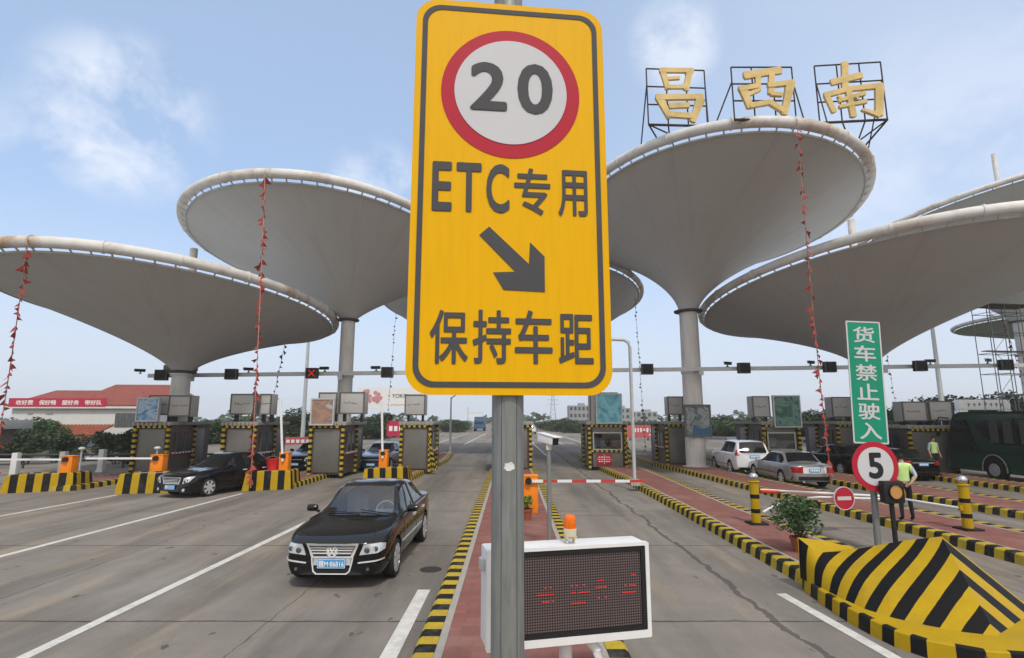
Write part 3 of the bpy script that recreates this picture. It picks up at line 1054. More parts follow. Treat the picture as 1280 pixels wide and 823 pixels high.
CHARS = {
    'chang': (45, 342, 70, 350, [(128, 82, 28, 150, 178, 24), (116, 86, 24, 272, 82, 22), (256, 84, 30, 232, 180, 28), (150, 128, 16, 206, 122, 14), (145, 170, 18, 238, 166, 18),
                                 (106, 222, 38, 150, 322, 24), (92, 224, 28, 308, 214, 26), (298, 224, 44, 254, 338, 26), (150, 265, 26, 242, 258, 24), (140, 306, 28, 254, 312, 26)]),
    'xi': (470, 780, 58, 330, [(534, 112, 38, 710, 84, 36), (598, 110, 28, 594, 190, 26), (594, 185, 24, 544, 214, 16), (664, 100, 28, 652, 208, 28), (652, 206, 24, 704, 212, 18),
                               (520, 178, 38, 550, 278, 30), (504, 184, 28, 592, 168, 24), (640, 166, 24, 762, 150, 26), (745, 160, 42, 704, 312, 28), (548, 270, 26, 642, 252, 24), (640, 252, 26, 706, 298, 26)]),
    'nan': (908, 1218, 45, 330, [(1046, 46, 30, 1034, 182, 28), (978, 142, 30, 1112, 114, 30), (952, 202, 26, 978, 288, 22), (944, 204, 26, 1052, 180, 24), (1050, 180, 24, 1194, 172, 26),
                                 (1180, 176, 38, 1164, 316, 34), (1168, 316, 24, 1094, 284, 10), (1046, 190, 26, 1056, 316, 26), (1000, 236, 18, 1114, 206, 20), (1000, 266, 16, 1118, 246, 18), (1000, 212, 14, 1018, 238, 12), (1092, 204, 14, 1074, 230, 12)]),
}


def rim_point(x, y):
    cx_, cy_, H_, rx, ry, ta_, tb_, _, dx_, dy_ = CC
    a = math.atan2((y - cy_ - dy_) / ry, (x - cx_ - dx_) / rx)
    lx, ly = rx * math.cos(a) + dx_, ry * math.sin(a) + dy_
    return Vector((cx_ + lx, cy_ + ly, H_ + lx * ta_ + ly * tb_ + 0.19))


def rim_letter(key, px0, base, yaw, wid, hgt, lab, legs):
    X0, X1, Y0, Y1, st = CHARS[key]
    e = empty('rooftop_character', base, yaw, lab, 'rooftop letter', 'gold characters on the canopy rim')
    k = hgt / (Y1 - Y0)
    cx = (X0 + X1) / 2

    def S(p):
        return ((p.x - cx) * k, (Y1 - p.y) * k)
    mb = MB()
    for i, s_ in enumerate(st):
        stroke(mb, *s_, -0.14 - 0.006 * i, -0.02 - 0.003 * i, S)
    mb.build('gold_character', M['gold'], e)
    mb = MB()
    W = wid / 2
    for a, b in (((-W, 0), (-W, hgt)), ((W, 0), (W, hgt)), ((-W, 0), (W, 0)), ((-W, hgt), (W, hgt)), ((-W, hgt * 0.36), (W, hgt * 0.36)), ((-W, hgt * 0.68), (W, hgt * 0.68)),
                 ((-W * 0.33, 0), (-W * 0.33, hgt)), ((W * 0.35, 0), (W * 0.35, hgt))):
        mb.cyl((a[0], 0.02, a[1]), (b[0], 0.02, b[1]), 0.030, n=6)
    mb.cyl((-W, 0.0, 0), (W, 0.0, 0), 0.05, n=6)
    inv = (Matrix.Translation(base) @ Matrix.Rotation(yaw, 4, 'Z')).inverted()
    fw = inv.inverted()

    def foot(lx, back=0.0):
        p = fw @ Vector((lx, back, 0))
        return inv @ rim_point(p.x, p.y)
    for sx in (-1, 1):
        mb.cyl((sx * W, 0.02, hgt * 0.72), foot(sx * W * 1.25 - 0.1, 0.8), 0.028, n=6)
        mb.cyl((sx * W, 0, 0), foot(sx * W * 0.9), 0.035, n=6)
        mb.cyl((sx * W, 0, 0), foot(sx * W * 0.35), 0.030, n=6)
        mb.cyl((sx * W * 0.34, 0, 0), foot(sx * W * 0.36), 0.030, n=6)
    mb.build('support_frame', M['rusty'], e)


rim_letter('chang', 848, (6.73, 20.36, 14.43), 0.05, 2.43, 2.5, 'gold character of two stacked boxes, tilted frame on the canopy rim', (-1.15, -0.55))
rim_letter('xi', 957, (9.46, 18.73, 13.72), 0.0, 2.3, 2.17, 'gold character with flat top bar over a box at the rim crest', (-0.2, -0.2))
rim_letter('nan', 1067, (13.19, 19.40, 14.05), -0.1, 2.47, 2.45, 'gold character with a cross over an open box, frame overhanging the rim', (-0.6, -1.25))


# ------------------------------------------------------------------ pennant strings
def flag_mesh(s, bend, mat):
    mb = MB()
    pts = [(0, 0, 0), (0.02, 0, -0.30 * s), (0.15 * s, bend * 0.5, -0.05 * s), (0.17 * s, bend * 0.5, -0.20 * s), (0.30 * s, bend, -0.17 * s)]
    back = [(x, y + 0.006, z) for x, y, z in pts]
    mb.add(pts + back, [(0, 1, 3, 2), (2, 3, 4), (7, 8, 6, 5), (9, 8, 7), (0, 2, 7, 5), (2, 4, 9, 7), (4, 3, 8, 9), (3, 1, 6, 8), (1, 0, 5, 6)])
    return mb.mesh('pennant_flag', mat)


FLAGS = {k: [flag_mesh(s, b, M['flag_' + k]) for s, b in ((1, 0.12), (0.9, -0.15), (1.05, 0.2), (0.8, 0.05))] for k in ('red', 'dark')}


def pennants(top, bot, n, label, kind='red', rope='rope', sag=0.0, r=0.016, scale=1.0, clump=False, t0=0.02):
    e = empty('pennant_string', bot, 0, label, 'pennant string', 'pennant strings hanging from the canopies')
    a, b = Vector(top), Vector(bot)

    def at(t):
        p = a.lerp(b, t)
        p.x += sag * math.sin(math.pi * t)
        return p - b
    mb = MB()
    mb.tube([at(i / 14) for i in range(15)], r, 6)
    mb.build('rope', M[rope], e)
    for i in range(n):
        t = t0 + (0.985 - t0) * (i + 0.3 * random.random()) / n
        if clump and random.random() < 0.12:
            continue
        f = link_mesh('flag', random.choice(FLAGS[kind]), e)
        f.location = at(t)
        sgn = random.choice((0, 0, 0, math.pi)) if not clump else random.choice((math.pi, math.pi, math.pi, 0))
        f.rotation_euler = (random.uniform(-0.35, 0.35), random.uniform(-0.2, 1.2), sgn + random.uniform(-1.3, 1.3))
        k_ = scale * random.uniform(0.55, 0.9)
        f.scale = (k_ * random.uniform(0.55, 1.1), k_ * random.uniform(0.6, 1.6), k_ * random.uniform(0.8, 1.5))
    return e


pennants((-16.91, 18.25, 8.91), (-19.35, 20.9, 0.3), 52, 'red pennants hanging from the lowest canopy to the roadside', sag=0.03)
pennants((-10.24, 21.19, 12.88), (-9.85, 21.2, 0.15), 70, 'red pennants dropping in front of the striped block with the bucket', sag=0.03)
pennants((10.42, 18.37, 13.53), (12.45, 21.9, 0.1), 72, 'red pennants falling beside the silver saloon from the canopy rim', sag=-0.08, scale=0.95, clump=True)
pennants((-13.9, 33.0, 7.3), (-14.6, 33.0, 2.3), 16, 'thin dark pennants under the edge of the lowest canopy', 'dark', 'wire', r=0.012)
pennants((-8.7, 40, 10.5), (-8.9, 39, 0.5), 30, 'thin dark pennants passing in front of the white billboard', 'dark', 'wire', r=0.010, scale=0.7)
pennants((8.5, 36.8, 11.2), (8.65, 36, 0.4), 36, 'thin dark pennants beside the tall pipe post', 'dark', 'wire', r=0.010, scale=0.7)
pennants((26.6, 38.4, 7.4), (26.9, 38.4, 2.6), 14, 'thin dark pennants just beside the green hanging sign', 'dark', 'wire', r=0.010, scale=0.8)
pennants((29.2, 31.8, 8.8), (29.3, 31.0, 3.0), 18, 'dark pennants in front of the scaffold tower', 'dark', 'wire', r=0.010)

# ------------------------------------------------------------------ gantry beam and lane signals
ga = empty('gantry_beam', (0, 29, 0), 0, 'pale steel beam crossing all lanes between the columns', 'gantry')
mb = MB()
NB = 12
for i in range(NB):
    x0, x1 = -19.35 + i * 4.0, -19.35 + (i + 1) * 4.0
    z0, z1 = 4.99 + 0.0121 * (x0 + 19.35), 4.99 + 0.0121 * (x1 + 19.35)
    mb.add([(x0, -0.1, z0 - 0.1), (x1 - 0.01, -0.1, z1 - 0.1), (x1 - 0.01, 0.1, z1 - 0.1), (x0, 0.1, z0 - 0.1),
            (x0, -0.1, z0 + 0.1), (x1 - 0.01, -0.1, z1 + 0.1), (x1 - 0.01, 0.1, z1 + 0.1), (x0, 0.1, z0 + 0.1)],
           [(0, 3, 2, 1), (4, 5, 6, 7), (0, 1, 5, 4), (1, 2, 6, 5), (2, 3, 7, 6), (3, 0, 4, 7)])
mb.build('beam', M['galv_light'], ga)
for x, y, r in ((-17.0, -1.0, 0.5), (-9.17, 1.0, 0.44), (10.0, 1.3, 0.57), (19.79, 1.3, 0.54)):
    mb = MB()
    z = 4.99 + 0.0121 * (x + 19.35)
    mb.cyl((x, y, z - 0.13), (x, y, z + 0.13), r, n=32)
    mb.box((x, y / 2, z), (0.16, abs(y), 0.14))
    mb.box((x + 0.05, -0.14, z - 0.18), (0.22, 0.08, 0.30))
    mb.build('bracket', M['galv_light'], ga, smooth=40)


def bz(x):
    return 4.99 + 0.0121 * (x + 19.35)


SG = 'lane signal boxes on the gantry'


def lane_signal(x, label, lit_x=False):
    e = empty('lane_signal', (x, 28.85, bz(x)), random.uniform(-0.06, 0.06), label, 'lane signal', SG)
    mb = MB()
    mb.box((0, -0.14, 0.0), (0.62, 0.22, 0.56))
    mb.box((0, 0.0, 0.05), (0.30, 0.12, 0.30))
    mb.build('housing', M['black'], e, bevel=0.02)
    mb = MB()
    for sgn in (-1, 1):
        Tm = Matrix.Translation((0, -0.262 - 0.003 * (sgn + 1), 0)) @ Matrix.Rotation(R(45 * sgn), 4, 'Y')
        mb.box((0, 0, 0), (0.055, 0.012, 0.48), T=Tm)
    mb.build('cross', M['led_red'] if lit_x else M['lamp_dark'] if False else M['trim'], e)
    mb = MB()
    ring(mb, rrect(-0.31, -0.28, 0.31, 0.28, 0.03), rrect(-0.28, -0.25, 0.28, 0.25, 0.02), -0.30, -0.25)
    mb.build('hood', M['frame'], e)


for x, lab, lx in ((-18.47, 'black signal box on the beam left of the first column', False), (-14.78, 'black signal box on the beam beside the long red pennants', False),
                   (-10.53, 'signal box showing a red cross on the beam', True), (-6.58, 'black signal box on the beam in front of the white billboard', False),
                   (7.13, 'black signal box on the beam beside the tall pipe post', False), (12.23, 'black signal box on the beam, first past the poster column', False),
                   (16.77, 'black signal box on the beam between pennants and green sign', False), (21.57, 'black signal box on the beam, first past the green sign', False),
                   (26.12, 'black signal box on the beam before the scaffold tower', False)):
    lane_signal(x, lab, lx)


def beam_camera(x, label, sgn=1):
    e = empty('traffic_camera', (x, 28.9, bz(x) + 0.10), R(20 * sgn), label, 'camera', 'small cameras on the gantry')
    mb = MB()
    mb.cyl((0, 0, 0), (0, 0, 0.10), 0.035, n=8)
    mb.box((0, 0, 0.015), (0.12, 0.10, 0.03))
    mb.build('mount', M['frame'], e)
    mb = MB()
    mb.box((0, -0.05, 0.17), (0.46, 0.16, 0.13), rz=R(12))
    mb.box((-0.02, -0.05, 0.245), (0.52, 0.20, 0.02), rz=R(12))
    mb.build('body', M['black'], e, bevel=0.012)
    mb = MB()
    mb.cyl((-0.22, -0.10, 0.17), (-0.27, -0.11, 0.17), 0.045, n=12)
    mb.build('lens', M['lamp_dark'], e)


for x, s_, lab in ((-19.75, 1, 'small dark camera at the beam end'), (-14.0, 1, 'small dark camera on the beam beside the long red pennants'), (-9.95, -1, 'small dark camera on the beam beside the red cross signal'),
                   (-7.22, -1, 'small dark camera on the beam in front of the billboard'), (11.47, 1, 'small dark camera on the beam right of the poster column'),
                   (15.9, 1, 'small dark camera on the beam near the falling red pennants'), (22.29, -1, 'small dark camera on the beam beside the far lamp post'), (25.35, 1, 'small dark camera on the beam before the scaffold tower')):
    beam_camera(x, lab, s_)
e = empty('display_board', (-17.75, 29.1, bz(-17.75) + 0.1), 0, 'flat grey display board standing on the beam beside the first column', 'display board')
mb = MB()
for k in (-0.45, 0.45):
    mb.cyl((k, 0, 0), (k, 0, 0.2), 0.03, n=8)
mb.build('stand', M['frame'], e)
mb = MB()
mb.box((-0.46, 0, 0.30), (0.88, 0.12, 0.34))
mb.box((0.46, 0, 0.30), (0.88, 0.12, 0.34))
mb.build('panel', M['booth'], e, bevel=0.01)


# ------------------------------------------------------------------ toll booths
def booth(loc, label, w_=1.5, d_=3.2, side=1, poster_=None, poster_pos=None, boxes=(), window_front=False, red_board=False, guard=False, roofw=None, lower=False):
    """front faces -y; side = +1 puts the windowed side on +x"""
    e = empty('toll_booth', loc, 0, label, 'toll booth', 'toll booths')
    H = 2.25
    W = w_ / 2
    mb = MB()
    if window_front:
        mb.box((0, d_ / 2 + .03, .44), (w_, d_ - .06, .88))
        mb.box((0, d_ / 2 + .03, (1.84 + H) / 2), (w_, d_ - .06, H - 1.84))
        mb.box((0, d_ - .05, 1.36), (w_, .10, .96))
        for sx in (-1, 1):
            mb.box((sx * (W - .09), d_ / 2 - .02, 1.36), (.18, d_ - .16, .96))
    else:
        mb.box((0, d_ / 2, H / 2), (w_, d_, H))
    mb.build('wall', M['booth_dark'], e)
    mb = MB()
    mb.box((0, d_ / 2, H + 0.08), (w_ + 0.30, d_ + 0.3, 0.16))
    n = 9
    for i in range(n):
        mb.box((-W - 0.05 + (w_ + 0.1) * i / (n - 1), -0.18, H + 0.06), (0.10, 0.06, 0.18))
    mb.build('roof', M['booth_roof'], e, bevel=0.02)
    mb = MB()
    if window_front:
        mb.box((0, -0.03, 0.40), (w_ - 0.34, 0.06, 0.78))
        mb.build('front_panel', M['booth'], e, bevel=0.012)
        mb = MB()
        mb.box((0, -0.03, H - 0.22), (w_ - 0.34, 0.06, 0.40))
    else:
        mb.box((-0.02, -0.03, H * 0.48), (w_ - 0.30, 0.06, H * 0.88))
    mb.build('front_panel', M['booth'], e, bevel=0.012)
    mb = MB()
    if window_front:
        mb.box((0, -0.045, 1.36), (w_ - 0.36, 0.012, 0.94))
        mb.build('window', M['windscreen'], e)
        mb = MB()
        ring(mb, rrect(-W + 0.18, 0.88, W - 0.18, 1.84, 0.03), rrect(-W + 0.25, 0.95, W - 0.25, 1.77, 0.02), -0.085, -0.03)
        mb.build('window_frame', M['signbox'], e)
    # side windows and door of the lane side
    for sd in (1, -1):
        fr = MB()
        fr.box((sd * (W + 0.02), 1.15, 1.45), (0.05, 1.3, 0.95))
        o = fr.build('side_window', M['window'], e)
        fr = MB()
        for yy in (0.48, 1.15, 1.82):
            fr.box((sd * (W + 0.04), yy, 1.45), (0.05, 0.06, 0.97))
        fr.box((sd * (W + 0.041), 1.15, 0.95), (0.06, 1.45, 0.07))
        fr.build('frame', M['frame'], o)
        fr = MB()
        fr.box((sd * (W + 0.02), 2.45, 1.05), (0.05, 0.85, 2.0))
        dr = fr.build('door', M['booth'], e, bevel=0.01)
        fr = MB()
        fr.box((sd * (W + 0.06), 2.12, 1.05), (0.05, 0.05, 0.16))
        fr.build('handle', M['black'], dr)
    # black and yellow corner posts and lintel
    for x, y in ((-W, -0.10), (W, -0.10), (W + 0.05, 1.95), (-W - 0.05, 1.95)):
        mb = MB()
        striped(mb, (x, y, -0.05), (x, y, H - 0.02), 0.14, 0.14, 0.13)
        mb.build('striped_post', [M['kerb_y'], M['kerb_k']], e)
    mb = MB()
    striped(mb, (-W + 0.08, -0.101, H - 0.07), (W - 0.08, -0.101, H - 0.07), 0.12, 0.12, 0.13)
    mb.build('striped_lintel', [M['kerb_y'], M['kerb_k']], e)
    if window_front:
        mb = MB()
        striped(mb, (-W + 0.08, -0.102, 0.84), (W - 0.08, -0.102, 0.84), 0.11, 0.11, 0.13)
        mb.build('striped_sill', [M['kerb_y'], M['kerb_k']], e)
    mb = MB()
    striped(mb, (side * (W + 0.10), 0.0, 0.95), (side * (W + 0.14), 1.9, 0.95), 0.07, 0.07, 0.13)
    mb.build('side_rail', [M['arm_red'], M['white_paint']], e)
    if guard:
        mb = MB()
        for k in range(3):
            striped(mb, (side * (W + 0.10 + 0.12 * k), -0.16 - 0.012 * k, 0.0), (side * (W - 0.02 + 0.06 * k), -0.14 - 0.012 * k, 1.75 - 0.3 * k), 0.11, 0.05, 0.13)
        mb.build('guard_frame', [M['kerb_y'], M['kerb_k']], e)
    if red_board:
        mb = MB()
        mb.box((-0.20, -0.09, 0.40), (0.80, 0.03, 0.56))
        bd = mb.build('notice_board', M['sign_red'], e, bevel=0.008)
        mb = MB()
        for zz in (0.52, 0.30):
            for k in range(5):
                mb.box((-0.46 + 0.13 * k, -0.108, zz), (0.085, 0.008, 0.05))
        mb.box((-0.20, -0.109, 0.41), (0.02, 0.006, 0.5))
        mb.box((-0.20, -0.1095, 0.41), (0.76, 0.006, 0.02))
        mb.build('faded_print', M['text_white'], bd)
    for bx in boxes:
        x, z, ww, hh, y = bx[:5]
        mb = MB()
        mb.box((x, y + 0.35, H + z), (ww, 0.7, hh))
        s_ = mb.build('sign_box', M['signbox'], e, bevel=0.015)
        mb = MB()
        ring(mb, rrect(x - ww / 2, H + z - hh / 2, x + ww / 2, H + z + hh / 2, 0.03), rrect(x - ww / 2 + 0.06, H + z - hh / 2 + 0.06, x + ww / 2 - 0.06, H + z + hh / 2 - 0.06, 0.02), y - 0.02, y + 0.03)
        mb.build('frame', M['frame'], s_)
        mb = MB()
        k = -ww * 0.30
        while k < ww * 0.28:
            l_ = random.uniform(0.07, 0.18)
            mb.box((x + k, y - 0.004, H + z + random.uniform(-0.03, 0.05) * hh), (l_, 0.008, 0.035))
            if random.random() < 0.6:
                mb.box((x + k + l_ * 0.4, y - 0.006, H + z + 0.02 * hh), (0.025, 0.008, random.uniform(0.05, 0.12)))
            k += l_ + 0.04
        mb.build('faded_print', M['mark'], s_)
        for sx in (-1, 1):
            MB().box((x + sx * ww * 0.35, y + 0.35, (H + 0.15 + H + z - hh / 2) / 2), (0.09, 0.3, max(0.05, z - hh / 2 - 0.13))).build('bracket', M['black'], s_)
    if poster_:
        x, z, ww, hh, y = poster_pos
        mb = MB()
        mb.box((x, y, H + z), (ww, 0.05, hh))
        p_ = mb.build('poster', M[poster_], e)
        mb = MB()
        ring(mb, rrect(x - ww / 2 - 0.05, H + z - hh / 2 - 0.05, x + ww / 2 + 0.05, H + z + hh / 2 + 0.05, 0.02), rrect(x - ww / 2 + 0.01, H + z - hh / 2 + 0.01, x + ww / 2 - 0.01, H + z + hh / 2 - 0.01, 0.01), y - 0.06, y + 0.12)
        mb.build('frame', M['galv_light'], p_)
        mb = MB()
        mb.box((x, y + 0.12, H + z), (ww * 0.9, 0.1, hh * 0.9))
        mb.build('back_box', M['signbox'], p_)
    return e


booth((-16.85, 26, 0.18), 'toll booth with the pale blue poster tilted on its roof edge', 1.55, 3.4, 1, 'poster_blue', (-0.20, 0.72, 0.95, 1.0, -0.25),
      [(-0.05, 0.95, 1.05, 0.95, 0.3), (1.05, 0.90, 1.05, 1.0, 0.1)])
booth((-12.75, 26, 0.18), 'toll booth behind the black saloon, blank grey front and pale roof box', 1.45, 3.4, 1, None, None,
      [(-0.02, 0.98, 1.15, 0.98, 0.0), (1.05, 0.98, 0.55, 0.98, 0.05)])
booth((-8.65, 26, 0.18), 'toll booth with the brown mountain poster on its roof', 1.5, 3.4, 1, 'poster_brown', (-0.22, 0.62, 1.0, 1.15, -0.25),
      [(-0.15, 1.05, 0.9, 1.0, 0.2), (0.95, 1.05, 1.2, 1.05, 0.4)])
booth((-4.85, 28, 0.18), 'toll booth with one grey roof box in front of the red notice', 1.45, 3.4, 1, None, None,
      [(-0.10, 1.0, 1.05, 1.05, 0.0)], guard=True)
booth((0.0, 28.5, 0.18), 'toll booth on the central island hidden behind the sign post', 1.9, 3.4, 1, None, None, [(0.0, 1.0, 1.1, 1.0, 0.0)])
booth((5.15, 30, 0.18), 'toll booth with front window, red notice board and teal poster', 1.95, 3.6, 1, 'poster_teal', (0.10, 0.85, 1.32, 1.52, -0.25),
      [(-0.12, 0.92, 1.55, 1.62, 0.05)], window_front=True, red_board=True, guard=True)
booth((9.5, 31.5, 0.18), 'toll booth in front of which the poster column stands', 1.5, 3.4, -1, None, None, [(-0.12, 1.05, 0.9, 1.05, 0.0)])
booth((14.55, 30, 0.18), 'toll booth with the dark green poster behind the silver saloon', 1.9, 3.6, -1, 'poster_green', (0.32, 0.70, 1.38, 1.62, -0.25),
      [(-0.98, 0.95, 0.95, 1.15, -0.1)], window_front=True, guard=True)
booth((19.1, 31, 0.18), 'toll booth with two grey roof boxes beside the hanging green sign', 1.8, 3.4, -1, None, None, [(-0.45, 0.95, 1.2, 1.15, 0.0), (0.85, 0.95, 1.0, 1.1, 0.0)])
booth((21.05, 27.9, 0.0), 'toll booth under twin grey light boxes ahead of the green coach', 2.2, 3.0, -1, None, None, [(-0.62, 0.85, 1.25, 1.0, 0.0), (0.72, 0.88, 1.2, 1.0, 0.02)])

# the poster fixed to the column
e = empty('poster_frame', (9.98, 29.66, 0), 0.03, 'grey and blue framed poster fixed on the front of the column', 'poster')
mb = MB()
mb.box((0, 0, 2.63), (1.35, 0.08, 1.62))
mb.build('poster', M['poster_grey'], e)
mb = MB()
ring(mb, rrect(-0.72, 1.77, 0.72, 3.49, 0.02), rrect(-0.64, 1.85, 0.64, 3.41, 0.02), -0.08, 0.06)
mb.build('frame', M['frame'], e)
mb = MB()
mb.add([(-0.35, -0.046, 1.86), (0.63, -0.046, 1.86), (0.63, -0.046, 2.28), (0.1, -0.046, 2.2), (-0.25, -0.046, 2.45)], [(0, 1, 2, 3, 4)])
mb.build('printed_wave', M['truck_blue'], e)


# ------------------------------------------------------------------ barrier gates
def barrier(loc, label, arm=None, up=False, w_=0.36, d_=0.36, h_=0.95, bands=False, arm_len=2.8, lean=0.0):
    e = empty('barrier_gate', loc, 0, label, 'barrier gate', 'orange barrier gates')
    mb = MB()
    mb.box((0, 0, h_ / 2), (w_, d_, h_))
    mb.box((0, 0, h_ + 0.02), (w_ + 0.03, d_ + 0.03, 0.04))
    cb = mb.build('cabinet', M['orange'], e, bevel=0.015)
    mb = MB()
    mb.box((0, -d_ / 2 - 0.006, h_ * 0.45), (w_ * 0.72, 0.012, h_ * 0.62))
    mb.build('hatch', M['orange'], cb, bevel=0.003)
    mb = MB()
    zz = h_ - 0.10
    mb.cyl((0, -d_ / 2 - 0.01, zz), (0, -d_ / 2 - 0.14, zz), 0.09, n=16)
    mb.build('pivot', M['black'], e)
    mb = MB()
    y = -d_ / 2 - 0.09
    if up:
        n = 9
        for i in range(n):
            a, b = arm_len * i / n, arm_len * (i + 1) / n
            mb.cyl((lean * a, y, zz + a - 0.2), (lean * b, y, zz + b - 0.2), 0.05, n=8, mat=0)
    else:
        n = 8
        for i in range(n):
            a, b = arm * arm_len * i / n, arm * arm_len * (i + 1) / n
            mb.box(((a + b) / 2, y, zz), (abs(b - a), 0.045, 0.07), 1 if (bands and i % 2 == 1 and i > 0) else 0)
    mb.build('barrier_arm', [M['white_paint'], M['arm_red']], e)
    return e


barrier((-17.5, 22.1, 0.25), 'orange gate beside the little lamp, white arm lowered to a white post', arm=-1, arm_len=3.6, h_=1.0, w_=0.44)
barrier((-13.9, 22.0, 0.35), 'orange gate partly hidden by the black saloon, white arm lowered', arm=-1, arm_len=2.7, h_=0.95, w_=0.48)
barrier((-9.18, 22.6, 0.50), 'orange gate with its white arm raised beside the red bucket', up=True, h_=0.85, arm_len=2.5, lean=-0.10)
barrier((-5.58, 24.3, 0.55), 'orange gate on the striped block, white arm raised in front of billboard', up=True, h_=0.80, arm_len=2.4, lean=-0.05)
barrier((0.45, 15.6, 0.19), 'tall orange gate behind the sign post, red banded arm across the lane', arm=1, arm_len=3.15, bands=True, h_=0.95, w_=0.52, d_=0.4)
e = empty('bucket', (-9.62, 22.5, 0.69), 0, 'red plastic bucket on a striped block beside an orange gate', 'bucket')
mb = MB()
mb.lathe([(0.20, 0), (0.27, 0.42), (0.28, 0.44), (0.255, 0.44), (0.19, 0.05)], 20)
mb.build('tub', M['red_plastic'], e, smooth=30)
mb = MB()
mb.tube([(0.27 * math.cos(R(t)), -0.05, 0.42 + 0.12 * math.sin(R(t))) for t in range(0, 181, 20)], 0.01, 6)
mb.build('handle', M['wire'], e)

# small road lamp near the first block, white posts and guard rail behind
for x, y, lab in ((-18.55, 24.0, 'small mushroom lamp on a thin post beside the first orange gate'), (-15.55, 24.4, 'small round lamp on a thin post before the blue poster booth')):
    e = empty('post_lamp', (x, y, 0.15), 0, lab, 'lamp')
    mb = MB()
    mb.cyl((0, 0, 0), (0, 0, 1.25), 0.035, n=10)
    mb.cyl((0, 0, 0), (0, 0, 0.03), 0.1, n=12)
    mb.build('pole', M['galv_light'], e)
    mb = MB()
    mb.lathe([(0.04, 1.24), (0.12, 1.27), (0.135, 1.31), (0.11, 1.35), (0.04, 1.38)], 16)
    mb.build('lamp_head', M['white_paint'], e, smooth=50)
for x, y, lab in ((-23.1, 26, 'white concrete post at the lowered arm end'), (-21.7, 27, 'white concrete post behind the first orange gate'), (-21.3, 29, 'white concrete post between the small lamp and the blue poster booth')):
    o = MB().box((0, 0, 0.58), (0.29, 0.26, 1.16), taper=0.94).box((0, 0, 0.05), (0.36, 0.33, 0.10)).build('concrete_post', M['wall_white'], bevel=0.02, loc=(x, y, 0))
    tag(o, lab, 'post', 'white concrete posts')
gr = empty('guard_rail', (-21, 31, 0), 0, 'dark guard rail running in front of the hedges', 'guard rail')
mb = MB()
for z in (0.45, 0.75):
    mb.cyl((-9, 0, z), (7.5, 0.8, z), 0.06, n=8)
mb.build('rail', M['guard_dark'], gr)
for k in range(7):
    MB().cyl((-9 + 2.7 * k, 0.13 * k + 0.08, 0), (-9 + 2.7 * k, 0.13 * k + 0.08, 0.85), 0.06, n=8).build('post', M['guard_dark'], gr)


# ------------------------------------------------------------------ cars
def interp(keys, y):
    if y <= keys[0][0]:
        return keys[0][1]
    for (a, b), (c, d) in zip(keys[:-1], keys[1:]):
        if y <= c:
            return b + (d - b) * (y - a) / (c - a)
    return keys[-1][1]


SEDAN = dict(L=4.78, hw=[(0, .70), (.05, .74), (.22, .82), (.5, .862), (.85, .875), (3.9, .875), (4.4, .85), (4.65, .80), (4.74, .74), (4.78, .70)],
             zb=[(0, .24), (.3, .20), (4.3, .22), (4.78, .30)],
             zh=[(0, .70), (.05, .755), (.22, .815), (.5, .865), (.85, .905), (1.32, .955), (4.15, 1.045), (4.5, 1.035), (4.65, 1.01), (4.74, .96), (4.78, .90)],
             zs=[(0, .64), (.22, .745), (.5, .815), (.85, .865), (1.32, .915), (2.6, .945), (3.9, .965), (4.4, .965), (4.65, .93), (4.78, .80)],
             zr=[(2.12, 1.40), (2.4, 1.452), (2.7, 1.465), (3.2, 1.445), (3.5, 1.395)],
             ys=[0, .05, .22, .5, .85, 1.15, 1.32, 1.6, 1.88, 2.12, 2.4, 2.62, 2.70, 3.1, 3.5, 3.72, 3.92, 4.15, 4.4, 4.62, 4.73, 4.78],
             cowl=1.32, rf=2.12, rr=3.5, deck=4.15, xr=.575, pill=(2.62, 2.70), gend=3.72, axles=(.92, 3.70), rw=.318, tail=.10, nose=.16, lean=.10)
BOXY = dict(SEDAN, zh=[(0, .68), (.05, .74), (.22, .80), (.5, .83), (.85, .86), (1.32, .90), (4.0, .97), (4.5, .965), (4.65, .95), (4.74, .92), (4.78, .88)],
            zs=[(0, .62), (.22, .73), (.5, .78), (.85, .82), (1.32, .87), (3.9, .90), (4.4, .90), (4.65, .88), (4.78, .80)],
            zr=[(2.05, 1.33), (2.4, 1.385), (2.7, 1.395), (3.2, 1.39), (3.45, 1.36)], rf=2.12, rr=3.5, deck=4.0, xr=.60, tail=.05, nose=.08)
SUV = dict(L=4.45, hw=[(0, .72), (.05, .76), (.22, .85), (.5, .89), (.85, .90), (3.9, .90), (4.2, .88), (4.38, .84), (4.42, .81), (4.45, .78)],
           zb=[(0, .34), (.3, .28), (4.1, .30), (4.45, .40)],
           zh=[(0, .86), (.05, .92), (.22, .99), (.5, 1.03), (.85, 1.06), (1.25, 1.10), (4.30, 1.14), (4.45, 1.10)],
           zs=[(0, .80), (.22, .92), (.5, .98), (.85, 1.01), (1.25, 1.04), (3.9, 1.08), (4.45, 1.05)],
           zr=[(1.95, 1.60), (2.3, 1.68), (2.8, 1.71), (3.6, 1.69), (4.05, 1.64)],
           ys=[0, .05, .22, .5, .85, 1.1, 1.25, 1.5, 1.75, 1.95, 2.3, 2.55, 2.64, 3.1, 3.5, 3.58, 3.9, 4.05, 4.20, 4.32, 4.40, 4.45],
           cowl=1.25, rf=1.95, rr=4.05, deck=4.32, xr=.62, pill=(2.55, 2.64), gend=3.9, axles=(.88, 3.50), rw=.36, tail=.06, nose=.14, lean=.08)


